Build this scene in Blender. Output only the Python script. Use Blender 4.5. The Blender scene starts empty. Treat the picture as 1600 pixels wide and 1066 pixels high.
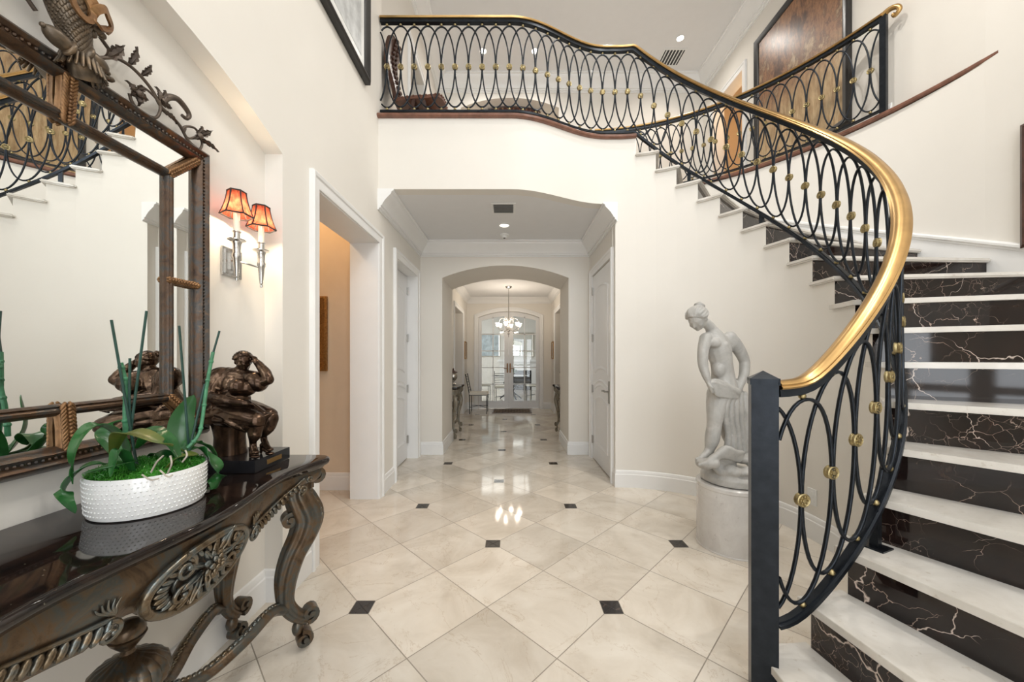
import bpy, bmesh, math, random
from mathutils import Vector, Matrix, Euler, noise as mnoise
from mathutils.geometry import tessellate_polygon
PI = math.pi
sc = bpy.context.scene
COL = sc.collection

# ------------------------------------------------------------------ camera
CAM_H = 1.29
cam_data = bpy.data.cameras.new('camera')
cam = bpy.data.objects.new('camera', cam_data)
COL.objects.link(cam)
cam.location = (0, 0, CAM_H)
cam.rotation_euler = (PI / 2, 0, 0)
cam_data.sensor_width = 36
cam_data.lens = 36 * 568 / 1600
cam_data.shift_x = 0.00125
cam_data.shift_y = 0.0169
cam_data.clip_start = 0.05
sc.camera = cam

# ------------------------------------------------------------------ world, exposure
world = bpy.data.worlds.new('daylight')
sc.world = world
world.use_nodes = True
world.node_tree.nodes['Background'].inputs[0].default_value = (0.86, 0.93, 1.0, 1)
world.node_tree.nodes['Background'].inputs[1].default_value = 2.0
sc.view_settings.view_transform = 'Standard'
sc.view_settings.look = 'None'
sc.view_settings.gamma = 1
sc.view_settings.use_curve_mapping = False
sc.view_settings.exposure = -0.55

# ------------------------------------------------------------------ lights
def area(name, loc, rot, sx, sy, power, col):
    d = bpy.data.lights.new(name, 'AREA'); d.shape = 'RECTANGLE'; d.size = sx; d.size_y = sy
    d.energy = power; d.color = col
    o = bpy.data.objects.new(name, d); COL.objects.link(o); o.location = loc; o.rotation_euler = rot
    return o
def point(name, loc, power, col, r=0.03):
    d = bpy.data.lights.new(name, 'POINT'); d.energy = power; d.color = col; d.shadow_soft_size = r
    o = bpy.data.objects.new(name, d); COL.objects.link(o); o.location = loc
    return o
def spot(name, loc, power, col, ang=2.4, blend=0.8, r=0.05, rot=(0, 0, 0)):
    d = bpy.data.lights.new(name, 'SPOT'); d.energy = power; d.color = col; d.shadow_soft_size = r
    d.spot_size = ang; d.spot_blend = blend
    o = bpy.data.objects.new(name, d); COL.objects.link(o); o.location = loc; o.rotation_euler = rot
    return o
DAY = (0.93, 0.965, 1.0); WARM = (1.0, 0.80, 0.58); SOFT = (1.0, 0.955, 0.89)
# daylight through the entry doors, and a fill light in added tall windows above (rear wall, behind the camera)
area('upper_rear_fill', (0.85, -2.72, 4.6), (math.radians(84), 0, 0), 3.2, 2.4, 200, DAY)
area('daylight_entry_door', (0.85, -2.72, 1.35), (math.radians(90), 0, 0), 2.6, 2.3, 120, DAY)
# daylight of the windows in the far room
area('daylight_far_room', (-3.9, 12.0, 1.7), (0, math.radians(-90), 0), 2.4, 3.6, 130, DAY)
spot('foyer_fill_spot', (2.1, 0.3, 6.30), 200, SOFT, 2.3)  # unseen fill spots without fittings, added to brighten the foyer and stair
spot('foyer_fill_spot', (1.9, 1.6, 6.30), 210, SOFT, 2.6)
spot('foyer_fill_spot', (1.5, 2.7, 6.30), 200, SOFT, 2.5)
for x, y in ((2.70, 5.79), (-0.457, 6.03), (0.40, 6.03), (1.5, 5.4)):  # last position has no recessed light, only the spot
    spot('upper_hall_spot', (x, y, 6.36), 60, SOFT, 2.7)
spot('hall_lamp', (-0.075, 4.23, 2.80), 13, SOFT, 2.9)
point('side_room_lamp', (-2.0, 2.9, 2.9), 24, (1.0, 0.66, 0.36), 0.1)
point('upper_alcove_lamp', (4.1, 5.7, 5.5), 22, (1.0, 0.66, 0.36), 0.1)
area('far_room_fill', (-0.2, 12.3, 2.97), (0, 0, 0), 1.6, 1.6, 30, SOFT)  # soft fill light added under the far ceiling, no fitting there

# ------------------------------------------------------------------ materials
MATS = {}
def newmat(name):
    m = bpy.data.materials.new(name); m.use_nodes = True
    nt = m.node_tree; b = nt.nodes['Principled BSDF']
    MATS[name] = m
    return m, nt, b
def nd(nt, typ, **kw):
    n = nt.nodes.new(typ)
    for k, v in kw.items():
        if k.startswith('i_'):
            n.inputs[int(k[2:])].default_value = v
        else:
            setattr(n, k, v)
    return n
def ramp(nt, fac, stops):
    r = nd(nt, 'ShaderNodeValToRGB')
    while len(r.color_ramp.elements) < len(stops): r.color_ramp.elements.new(0.5)
    for e, (p, c) in zip(r.color_ramp.elements, stops):
        e.position = p; e.color = (*c, 1) if len(c) == 3 else c
    nt.links.new(fac, r.inputs[0]); return r
def math_(nt, op, a, b=None, c=None):
    n = nd(nt, 'ShaderNodeMath', operation=op)
    for i, v in enumerate((a, b, c)):
        if v is None: continue
        if isinstance(v, (int, float)): n.inputs[i].default_value = v
        else: nt.links.new(v, n.inputs[i])
    return n.outputs[0]
def mixc(nt, fac, a, b):
    n = nd(nt, 'ShaderNodeMix', data_type='RGBA')
    if isinstance(fac, (int, float)): n.inputs[0].default_value = fac
    else: nt.links.new(fac, n.inputs[0])
    for i, v in ((6, a), (7, b)):
        if isinstance(v, tuple): n.inputs[i].default_value = (*v, 1)
        else: nt.links.new(v, n.inputs[i])
    return n.outputs[2]
def texco(nt, scale=(1, 1, 1)):
    t = nd(nt, 'ShaderNodeTexCoord'); m = nd(nt, 'ShaderNodeMapping')
    m.inputs['Scale'].default_value = scale
    nt.links.new(t.outputs['Object'], m.inputs[0]); return m.outputs[0]
def noise_(nt, vec, scale, detail=4, rough=0.55, dist=0.0):
    n = nd(nt, 'ShaderNodeTexNoise'); n.inputs['Scale'].default_value = scale
    n.inputs['Detail'].default_value = detail; n.inputs['Roughness'].default_value = rough
    n.inputs['Distortion'].default_value = dist
    nt.links.new(vec, n.inputs['Vector']); return n
def bump(nt, b, h, strength=0.3, dist=0.01):
    n = nd(nt, 'ShaderNodeBump'); n.inputs['Strength'].default_value = strength
    n.inputs['Distance'].default_value = dist
    nt.links.new(h, n.inputs['Height']); nt.links.new(n.outputs[0], b.inputs['Normal'])
def plain(name, col, rough=0.5, metal=0.0, var=0.05, vscale=8, bmp=0.0, bscale=60, coat=0.0, spec=None):
    m, nt, b = newmat(name)
    v = texco(nt); n = noise_(nt, v, vscale)
    lo = tuple(c * (1 - var) for c in col); hi = tuple(min(1, c * (1 + var)) for c in col)
    r = ramp(nt, n.outputs[0], [(0.3, lo), (0.7, hi)])
    nt.links.new(r.outputs[0], b.inputs['Base Color'])
    b.inputs['Roughness'].default_value = rough; b.inputs['Metallic'].default_value = metal
    if coat: b.inputs['Coat Weight'].default_value = coat; b.inputs['Coat Roughness'].default_value = 0.05
    if spec is not None: b.inputs['Specular IOR Level'].default_value = spec
    if bmp:
        n2 = noise_(nt, v, bscale); bump(nt, b, n2.outputs[0], bmp, 0.003)
    return m
plain('wall_paint', (0.79, 0.755, 0.695), 0.75, var=0.012, vscale=2, bmp=0.05, bscale=120)
plain('trim_paint', (0.84, 0.835, 0.82), 0.38, var=0.01)
plain('ceiling_paint', (0.80, 0.80, 0.80), 0.8, var=0.01)
plain('tan_paint', (0.74, 0.62, 0.48), 0.75, var=0.02)
plain('door_paint', (0.80, 0.80, 0.80), 0.32, var=0.01)
plain('iron', (0.020, 0.024, 0.030), 0.33, metal=0.75, var=0.25, vscale=20, bmp=0.1)
plain('brass', (0.52, 0.33, 0.135), 0.29, metal=1.0, var=0.12, vscale=9)
plain('aged_brass', (0.36, 0.29, 0.15), 0.35, metal=1.0, var=0.3, vscale=90, bmp=0.4, bscale=260)
plain('nickel', (0.62, 0.61, 0.59), 0.2, metal=1.0, var=0.04)
plain('steel_hinge', (0.42, 0.41, 0.39), 0.35, metal=1.0, var=0.05)
plain('wood_red', (0.19, 0.085, 0.055), 0.32, var=0.3, vscale=14)
plain('wood_dark', (0.065, 0.028, 0.018), 0.35, var=0.35, vscale=18)
plain('black_lacquer', (0.012, 0.012, 0.014), 0.12, var=0.1)
plain('frame_black', (0.018, 0.016, 0.015), 0.3, var=0.2)
plain('gold_frame', (0.36, 0.20, 0.07), 0.38, metal=0.8, var=0.35, vscale=60, bmp=0.5, bscale=90)
plain('white_ceramic', (0.86, 0.86, 0.85), 0.16, var=0.01, coat=0.4)
plain('white_plastic', (0.82, 0.82, 0.80), 0.4, var=0.01)
plain('candle', (0.92, 0.86, 0.74), 0.4, var=0.01)
plain('cream_fabric', (0.78, 0.74, 0.66), 0.8, var=0.03, bmp=0.2, bscale=300)
plain('black_trim', (0.02, 0.012, 0.01), 0.6)
plain('stake_green', (0.012, 0.05, 0.038), 0.35, var=0.3)
plain('stem_green', (0.06, 0.22, 0.11), 0.4, var=0.3, vscale=40)
plain('root_grey', (0.5, 0.45, 0.38), 0.7, var=0.2)
plain('vent_grey', (0.22, 0.22, 0.21), 0.5)
plain('silver', (0.55, 0.52, 0.47), 0.28, metal=1.0, var=0.3, vscale=30)
plain('granite_table', (0.02, 0.02, 0.025), 0.2)
plain('art_dark', (0.05, 0.055, 0.06), 0.5, var=0.6, vscale=20)
plain('art_pale', (0.55, 0.56, 0.56), 0.5, var=0.25, vscale=12)
plain('glass_art', (0.45, 0.52, 0.55), 0.3, var=0.4, vscale=6)
plain('black_grille', (0.03, 0.03, 0.03), 0.5)

def emis(name, col, s):
    m, nt, b = newmat(name)
    b.inputs['Base Color'].default_value = (*col, 1)
    b.inputs['Emission Color'].default_value = (*col, 1); b.inputs['Emission Strength'].default_value = s
emis('lamp_glow', (1.0, 0.95, 0.86), 6)
emis('bulb_glow', (1.0, 0.86, 0.62), 25)
emis('crystal_glow', (1.0, 0.88, 0.72), 5)

def make_mirror():
    m, nt, b = newmat('mirror')
    b.inputs['Base Color'].default_value = (0.93, 0.95, 0.94, 1)
    b.inputs['Metallic'].default_value = 1; b.inputs['Roughness'].default_value = 0.0
make_mirror()
def make_glass(name, tint, rough=0.0):
    m, nt, b = newmat(name)
    out = nt.nodes['Material Output']
    tr = nd(nt, 'ShaderNodeBsdfTransparent'); tr.inputs[0].default_value = (*tint, 1)
    gl = nd(nt, 'ShaderNodeBsdfGlossy'); gl.inputs['Roughness'].default_value = rough
    fr = nd(nt, 'ShaderNodeFresnel'); fr.inputs[0].default_value = 1.5
    mx = nd(nt, 'ShaderNodeMixShader')
    nt.links.new(fr.outputs[0], mx.inputs[0]); nt.links.new(tr.outputs[0], mx.inputs[1]); nt.links.new(gl.outputs[0], mx.inputs[2])
    nt.links.new(mx.outputs[0], out.inputs[0])
make_glass('pane_glass', (0.95, 0.97, 0.97))
def make_crystal():
    m, nt, b = newmat('crystal')
    b.inputs['Base Color'].default_value = (1, 0.97, 0.93, 1)
    b.inputs['Roughness'].default_value = 0.05
    b.inputs['Transmission Weight'].default_value = 0.7
make_crystal()

def make_floor():
    m, nt, b = newmat('marble_floor')
    S = 0.645; X0 = -0.769; Y0 = 1.8835
    t = nd(nt, 'ShaderNodeTexCoord'); sep = nd(nt, 'ShaderNodeSeparateXYZ'); nt.links.new(t.outputs['Object'], sep.inputs[0])
    u = math_(nt, 'MULTIPLY', math_(nt, 'SUBTRACT', sep.outputs[0], X0), 1 / S)
    v = math_(nt, 'MULTIPLY', math_(nt, 'SUBTRACT', sep.outputs[1], Y0), 1 / S)
    a = math_(nt, 'ADD', u, v); c = math_(nt, 'SUBTRACT', u, v)
    def edge(x):
        return math_(nt, 'ABSOLUTE', math_(nt, 'SUBTRACT', x, math_(nt, 'ROUND', x)))
    e = math_(nt, 'MINIMUM', edge(a), edge(c))
    grout = math_(nt, 'LESS_THAN', e, 0.0052)
    ru = math_(nt, 'ROUND', u); rv = math_(nt, 'ROUND', v)
    du = math_(nt, 'ABSOLUTE', math_(nt, 'SUBTRACT', u, ru)); dv = math_(nt, 'ABSOLUTE', math_(nt, 'SUBTRACT', v, rv))
    dmx = math_(nt, 'MAXIMUM', du, dv)
    par = math_(nt, 'ABSOLUTE', math_(nt, 'SUBTRACT', math_(nt, 'MULTIPLY', math_(nt, 'ADD', ru, rv), 0.5), math_(nt, 'ROUND', math_(nt, 'MULTIPLY', math_(nt, 'ADD', ru, rv), 0.5))))
    even = math_(nt, 'LESS_THAN', par, 0.25)
    ins = math_(nt, 'MULTIPLY', math_(nt, 'LESS_THAN', dmx, 0.076), even)
    insg = math_(nt, 'MULTIPLY', math_(nt, 'LESS_THAN', dmx, 0.081), even)
    # tile id
    cid = nd(nt, 'ShaderNodeCombineXYZ')
    nt.links.new(math_(nt, 'FLOOR', a), cid.inputs[0]); nt.links.new(math_(nt, 'FLOOR', c), cid.inputs[1])
    wn = nd(nt, 'ShaderNodeTexWhiteNoise', noise_dimensions='2D'); nt.links.new(cid.outputs[0], wn.inputs['Vector'])
    off = nd(nt, 'ShaderNodeVectorMath', operation='SCALE'); nt.links.new(wn.outputs['Color'], off.inputs[0]); off.inputs['Scale'].default_value = 30
    add = nd(nt, 'ShaderNodeVectorMath', operation='ADD'); nt.links.new(t.outputs['Object'], add.inputs[0]); nt.links.new(off.outputs[0], add.inputs[1])
    n1 = noise_(nt, add.outputs[0], 3.2, 6, 0.6, 0.6)
    base = ramp(nt, n1.outputs[0], [(0.28, (0.58, 0.51, 0.42)), (0.5, (0.70, 0.635, 0.545)), (0.72, (0.78, 0.725, 0.64))])
    n2 = noise_(nt, add.outputs[0], 1.7, 8, 0.65, 1.2)
    vein = math_(nt, 'LESS_THAN', math_(nt, 'ABSOLUTE', math_(nt, 'SUBTRACT', n2.outputs[0], 0.5)), 0.004)
    vein = math_(nt, 'MULTIPLY', vein, 0.28)
    col = mixc(nt, vein, base.outputs[0], (0.42, 0.30, 0.18))
    sp = noise_(nt, add.outputs[0], 26, 3, 0.6)
    spr = ramp(nt, sp.outputs[0], [(0.30, (1, 1, 1)), (0.36, (0, 0, 0))])
    spm = math_(nt, 'MULTIPLY', spr.outputs[0], 0.10)
    col = mixc(nt, spm, col, (0.5, 0.38, 0.25))
    tint = math_(nt, 'MULTIPLY_ADD', wn.outputs['Value'], 0.20, 0.88)
    hsv = nd(nt, 'ShaderNodeHueSaturation'); nt.links.new(col, hsv.inputs['Color']); nt.links.new(tint, hsv.inputs['Value'])
    col = mixc(nt, grout, hsv.outputs[0], (0.30, 0.26, 0.21))
    col = mixc(nt, insg, col, (0.30, 0.26, 0.21))
    nb = noise_(nt, add.outputs[0], 9, 6, 0.7, 2.0)
    bl = ramp(nt, nb.outputs[0], [(0.60, (0.018, 0.014, 0.013)), (0.66, (0.10, 0.075, 0.06)), (0.70, (0.02, 0.016, 0.015))])
    col = mixc(nt, ins, col, bl.outputs[0])
    nt.links.new(col, b.inputs['Base Color'])
    rg = math_(nt, 'MULTIPLY_ADD', grout, 0.5, 0.07)
    nt.links.new(rg, b.inputs['Roughness'])
    b.inputs['Specular IOR Level'].default_value = 0.6
    h = math_(nt, 'SUBTRACT', 1.0, grout); bump(nt, b, h, 0.25, 0.002)
make_floor()

def make_cream_marble():
    m, nt, b = newmat('marble_tread')
    v = texco(nt); n = noise_(nt, v, 5, 7, 0.6, 0.8)
    r = ramp(nt, n.outputs[0], [(0.3, (0.60, 0.56, 0.50)), (0.55, (0.70, 0.665, 0.61)), (0.75, (0.76, 0.73, 0.68))])
    s = noise_(nt, v, 40, 3, 0.6)
    sr = ramp(nt, s.outputs[0], [(0.28, (1, 1, 1)), (0.36, (0, 0, 0))])
    c = mixc(nt, math_(nt, 'MULTIPLY', sr.outputs[0], 0.4), r.outputs[0], (0.45, 0.38, 0.30))
    nt.links.new(c, b.inputs['Base Color']); b.inputs['Roughness'].default_value = 0.16
make_cream_marble()
def make_grey_marble(name, lo, hi, rough):
    m, nt, b = newmat(name)
    v = texco(nt); n = noise_(nt, v, 7, 8, 0.65, 1.0)
    r = ramp(nt, n.outputs[0], [(0.3, lo), (0.65, hi)])
    s = noise_(nt, v, 30, 5, 0.7)
    sr = ramp(nt, s.outputs[0], [(0.30, (1, 1, 1)), (0.40, (0, 0, 0))])
    c = mixc(nt, math_(nt, 'MULTIPLY', sr.outputs[0], 0.35), r.outputs[0], (0.30, 0.27, 0.24))
    nt.links.new(c, b.inputs['Base Color']); b.inputs['Roughness'].default_value = rough
    bump(nt, b, n.outputs[0], 0.12, 0.004)
make_grey_marble('statue_marble', (0.34, 0.33, 0.31), (0.50, 0.485, 0.455), 0.42)
make_grey_marble('pedestal_marble', (0.58, 0.555, 0.53), (0.68, 0.66, 0.63), 0.14)

def make_black_marble():
    m, nt, b = newmat('marble_black')
    v = texco(nt)
    dn = noise_(nt, v, 2.6, 5, 0.6)
    mp = nd(nt, 'ShaderNodeVectorMath', operation='MULTIPLY_ADD')
    nt.links.new(dn.outputs['Color'], mp.inputs[0]); mp.inputs[1].default_value = (0.28, 0.28, 0.28); nt.links.new(v, mp.inputs[2])
    def veins(scale, width, lo, hi, key):
        vo = nd(nt, 'ShaderNodeTexVoronoi', feature='DISTANCE_TO_EDGE'); vo.inputs['Scale'].default_value = scale
        nt.links.new(mp.outputs[0], vo.inputs['Vector'])
        mk = noise_(nt, v, key, 3, 0.5)
        w = math_(nt, 'MULTIPLY', math_(nt, 'MAXIMUM', math_(nt, 'SUBTRACT', mk.outputs[0], lo), 0.0), hi)
        d = math_(nt, 'DIVIDE', vo.outputs['Distance'], math_(nt, 'ADD', math_(nt, 'MULTIPLY', w, width), 0.00005))
        return math_(nt, 'MAXIMUM', math_(nt, 'SUBTRACT', 1.0, d), 0.0)
    v1 = veins(2.6, 0.009, 0.42, 6, 2.4)
    v2 = veins(6.5, 0.009, 0.47, 6, 4.1)
    v3 = veins(16.0, 0.016, 0.50, 6, 3.1)
    n = noise_(nt, v, 6, 6, 0.7, 1.0)
    base = ramp(nt, n.outputs[0], [(0.35, (0.007, 0.005, 0.005)), (0.62, (0.018, 0.010, 0.008)), (0.78, (0.06, 0.03, 0.018))])
    c = mixc(nt, v1, base.outputs[0], (0.72, 0.60, 0.52))
    c = mixc(nt, math_(nt, 'MULTIPLY', v2, 0.8), c, (0.60, 0.45, 0.36))
    c = mixc(nt, math_(nt, 'MULTIPLY', v3, 0.55), c, (0.55, 0.42, 0.34))
    nt.links.new(c, b.inputs['Base Color']); b.inputs['Roughness'].default_value = 0.05
make_black_marble()
def make_table_top():
    m, nt, b = newmat('marble_table_top')
    v = texco(nt); n = noise_(nt, v, 5, 7, 0.7, 1.5); n2 = noise_(nt, v, 90, 3, 0.6)
    r = ramp(nt, n.outputs[0], [(0.4, (0.006, 0.005, 0.005)), (0.62, (0.020, 0.011, 0.008)), (0.75, (0.010, 0.007, 0.006))])
    s = ramp(nt, n2.outputs[0], [(0.70, (0, 0, 0)), (0.76, (1, 1, 1))])
    c = mixc(nt, math_(nt, 'MULTIPLY', s.outputs[0], 0.5), r.outputs[0], (0.30, 0.28, 0.2))
    nt.links.new(c, b.inputs['Base Color']); b.inputs['Roughness'].default_value = 0.05
make_table_top()
def make_carved(name, stops, rough, metal, bs):
    m, nt, b = newmat(name)
    v = texco(nt); n = noise_(nt, v, 14, 6, 0.65, 0.7)
    r = ramp(nt, n.outputs[0], stops)
    nt.links.new(r.outputs[0], b.inputs['Base Color']); b.inputs['Roughness'].default_value = rough
    b.inputs['Metallic'].default_value = metal
    n2 = noise_(nt, v, bs, 4, 0.6); bump(nt, b, n2.outputs[0], 0.25, 0.003)
make_carved('carved_gilt', [(0.30, (0.045, 0.028, 0.017)), (0.45, (0.12, 0.078, 0.044)), (0.57, (0.080, 0.085, 0.078)), (0.72, (0.17, 0.11, 0.058))], 0.30, 0.6, 90)
make_carved('carved_silver', [(0.30, (0.055, 0.036, 0.02)), (0.46, (0.16, 0.12, 0.075)), (0.58, (0.125, 0.145, 0.145)), (0.72, (0.24, 0.16, 0.085))], 0.25, 0.75, 90)
make_carved('mirror_frame', [(0.30, (0.025, 0.016, 0.012)), (0.47, (0.085, 0.048, 0.026)), (0.57, (0.050, 0.050, 0.048)), (0.70, (0.16, 0.088, 0.042))], 0.32, 0.55, 160)
make_carved('leaf_gilt', [(0.30, (0.10, 0.048, 0.02)), (0.6, (0.28, 0.15, 0.065)), (0.75, (0.40, 0.24, 0.11))], 0.42, 0.6, 160)
make_carved('vine_metal', [(0.30, (0.06, 0.045, 0.035)), (0.6, (0.13, 0.10, 0.078)), (0.75, (0.19, 0.15, 0.11))], 0.45, 0.6, 160)
make_carved('carved_pale', [(0.30, (0.11, 0.085, 0.055)), (0.48, (0.26, 0.22, 0.16)), (0.62, (0.24, 0.24, 0.21)), (0.75, (0.38, 0.30, 0.18))], 0.38, 0.5, 90)
make_carved('statue_bronze', [(0.30, (0.022, 0.013, 0.009)), (0.50, (0.062, 0.036, 0.022)), (0.72, (0.19, 0.12, 0.075))], 0.25, 0.85, 45)
make_carved('crest_bronze', [(0.30, (0.06, 0.042, 0.028)), (0.5, (0.11, 0.085, 0.06)), (0.75, (0.24, 0.16, 0.09))], 0.40, 0.6, 120)

def make_leaf(name, lo, hi):
    m, nt, b = newmat(name)
    v = texco(nt, (1, 1, 1)); n = noise_(nt, v, 9, 4, 0.5)
    r = ramp(nt, n.outputs[0], [(0.3, lo), (0.7, hi)])
    nt.links.new(r.outputs[0], b.inputs['Base Color']); b.inputs['Roughness'].default_value = 0.28
    w = noise_(nt, v, 60, 2, 0.5); bump(nt, b, w.outputs[0], 0.15, 0.002)
make_leaf('orchid_leaf', (0.008, 0.062, 0.014), (0.028, 0.14, 0.030))
make_leaf('orchid_leaf_old', (0.05, 0.11, 0.015), (0.16, 0.15, 0.035))
make_leaf('moss', (0.02, 0.15, 0.015), (0.09, 0.36, 0.04))

def make_painting():
    m, nt, b = newmat('painting_abstract')
    t = nd(nt, 'ShaderNodeTexCoord')
    def streak(rx, sc, scale, det, dist):
        mp = nd(nt, 'ShaderNodeMapping'); mp.inputs['Rotation'].default_value = (rx, 0, 0); mp.inputs['Scale'].default_value = sc
        nt.links.new(t.outputs['Object'], mp.inputs[0]); return noise_(nt, mp.outputs[0], scale, det, 0.7, dist)
    n = streak(0.6, (1, 1.7, 1.0), 1.9, 12, 0.25)
    r = ramp(nt, n.outputs[0], [(0.32, (0.03, 0.014, 0.008)), (0.42, (0.15, 0.065, 0.028)), (0.49, (0.38, 0.19, 0.09)),
                                (0.55, (0.20, 0.10, 0.05)), (0.61, (0.50, 0.36, 0.22)), (0.72, (0.66, 0.60, 0.50))])
    n2 = streak(0.12, (1, 9, 1.6), 2.6, 9, 0.15)
    r2 = ramp(nt, n2.outputs[0], [(0.38, (0.35, 0.24, 0.16)), (0.62, (1.0, 0.92, 0.78))])
    mx = nd(nt, 'ShaderNodeMix', data_type='RGBA', blend_type='MULTIPLY'); mx.inputs[0].default_value = 0.6
    nt.links.new(r.outputs[0], mx.inputs[6]); nt.links.new(r2.outputs[0], mx.inputs[7])
    sep = nd(nt, 'ShaderNodeSeparateXYZ'); nt.links.new(t.outputs['Object'], sep.inputs[0])
    zz = math_(nt, 'ADD', sep.outputs[2], math_(nt, 'MULTIPLY', n.outputs[0], 1.2))
    f = nd(nt, 'ShaderNodeMapRange'); nt.links.new(zz, f.inputs[0]); f.inputs[1].default_value = 1.25; f.inputs[2].default_value = 1.75
    f.inputs[3].default_value = 0.75; f.inputs[4].default_value = 0.0
    gold = ramp(nt, n2.outputs[0], [(0.35, (0.38, 0.23, 0.10)), (0.65, (0.74, 0.58, 0.34))])
    c = mixc(nt, f.outputs[0], mx.outputs[2], gold.outputs[0])
    nt.links.new(c, b.inputs['Base Color']); b.inputs['Roughness'].default_value = 0.34
make_painting()
def make_shade():
    m, nt, b = newmat('lamp_shade_fabric')
    out = nt.nodes['Material Output']
    v = texco(nt, (3, 3, 1)); n = noise_(nt, v, 30, 4, 0.6)
    r = ramp(nt, n.outputs[0], [(0.3, (0.13, 0.018, 0.012)), (0.7, (0.32, 0.085, 0.045))])
    tl = nd(nt, 'ShaderNodeBsdfTranslucent'); df = nd(nt, 'ShaderNodeBsdfDiffuse')
    nt.links.new(r.outputs[0], tl.inputs[0]); nt.links.new(r.outputs[0], df.inputs[0])
    mx = nd(nt, 'ShaderNodeMixShader'); mx.inputs[0].default_value = 0.35
    nt.links.new(df.outputs[0], mx.inputs[2]); nt.links.new(tl.outputs[0], mx.inputs[1])
    nt.links.new(mx.outputs[0], out.inputs[0])
make_shade()
def make_ornate_fabric():
    m, nt, b = newmat('patterned_textile')
    v = texco(nt); vo = nd(nt, 'ShaderNodeTexVoronoi'); vo.inputs['Scale'].default_value = 22; nt.links.new(v, vo.inputs['Vector'])
    r = ramp(nt, vo.outputs['Distance'], [(0.15, (0.35, 0.22, 0.10)), (0.4, (0.12, 0.03, 0.02)), (0.7, (0.04, 0.015, 0.01))])
    nt.links.new(r.outputs[0], b.inputs['Base Color']); b.inputs['Roughness'].default_value = 0.6
make_ornate_fabric()
def make_mat_rug():
    m, nt, b = newmat('rug_weave')
    v = texco(nt); n = nd(nt, 'ShaderNodeTexMagic', turbulence_depth=2); n.inputs['Scale'].default_value = 9; nt.links.new(v, n.inputs[0])
    r = ramp(nt, n.outputs['Fac'], [(0.4, (0.02, 0.015, 0.012)), (0.6, (0.20, 0.14, 0.09))])
    nt.links.new(r.outputs[0], b.inputs['Base Color']); b.inputs['Roughness'].default_value = 0.95
make_mat_rug()

# ------------------------------------------------------------------ object helpers
def wloc(o):
    v = Vector((0, 0, 0))
    while o is not None:
        v += Vector(o.location); o = o.parent
    return v
def tag(o, label=None, cat=None, group=None, kind=None):
    if label: o['label'] = label
    if cat: o['category'] = cat
    if group: o['group'] = group
    if kind: o['kind'] = kind
    return o
def thing(name, label, cat, loc=(0, 0, 0), group=None):
    o = bpy.data.objects.new(name, None); COL.objects.link(o); o.location = loc
    o.empty_display_size = 0.1
    return tag(o, label, cat, group)

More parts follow.
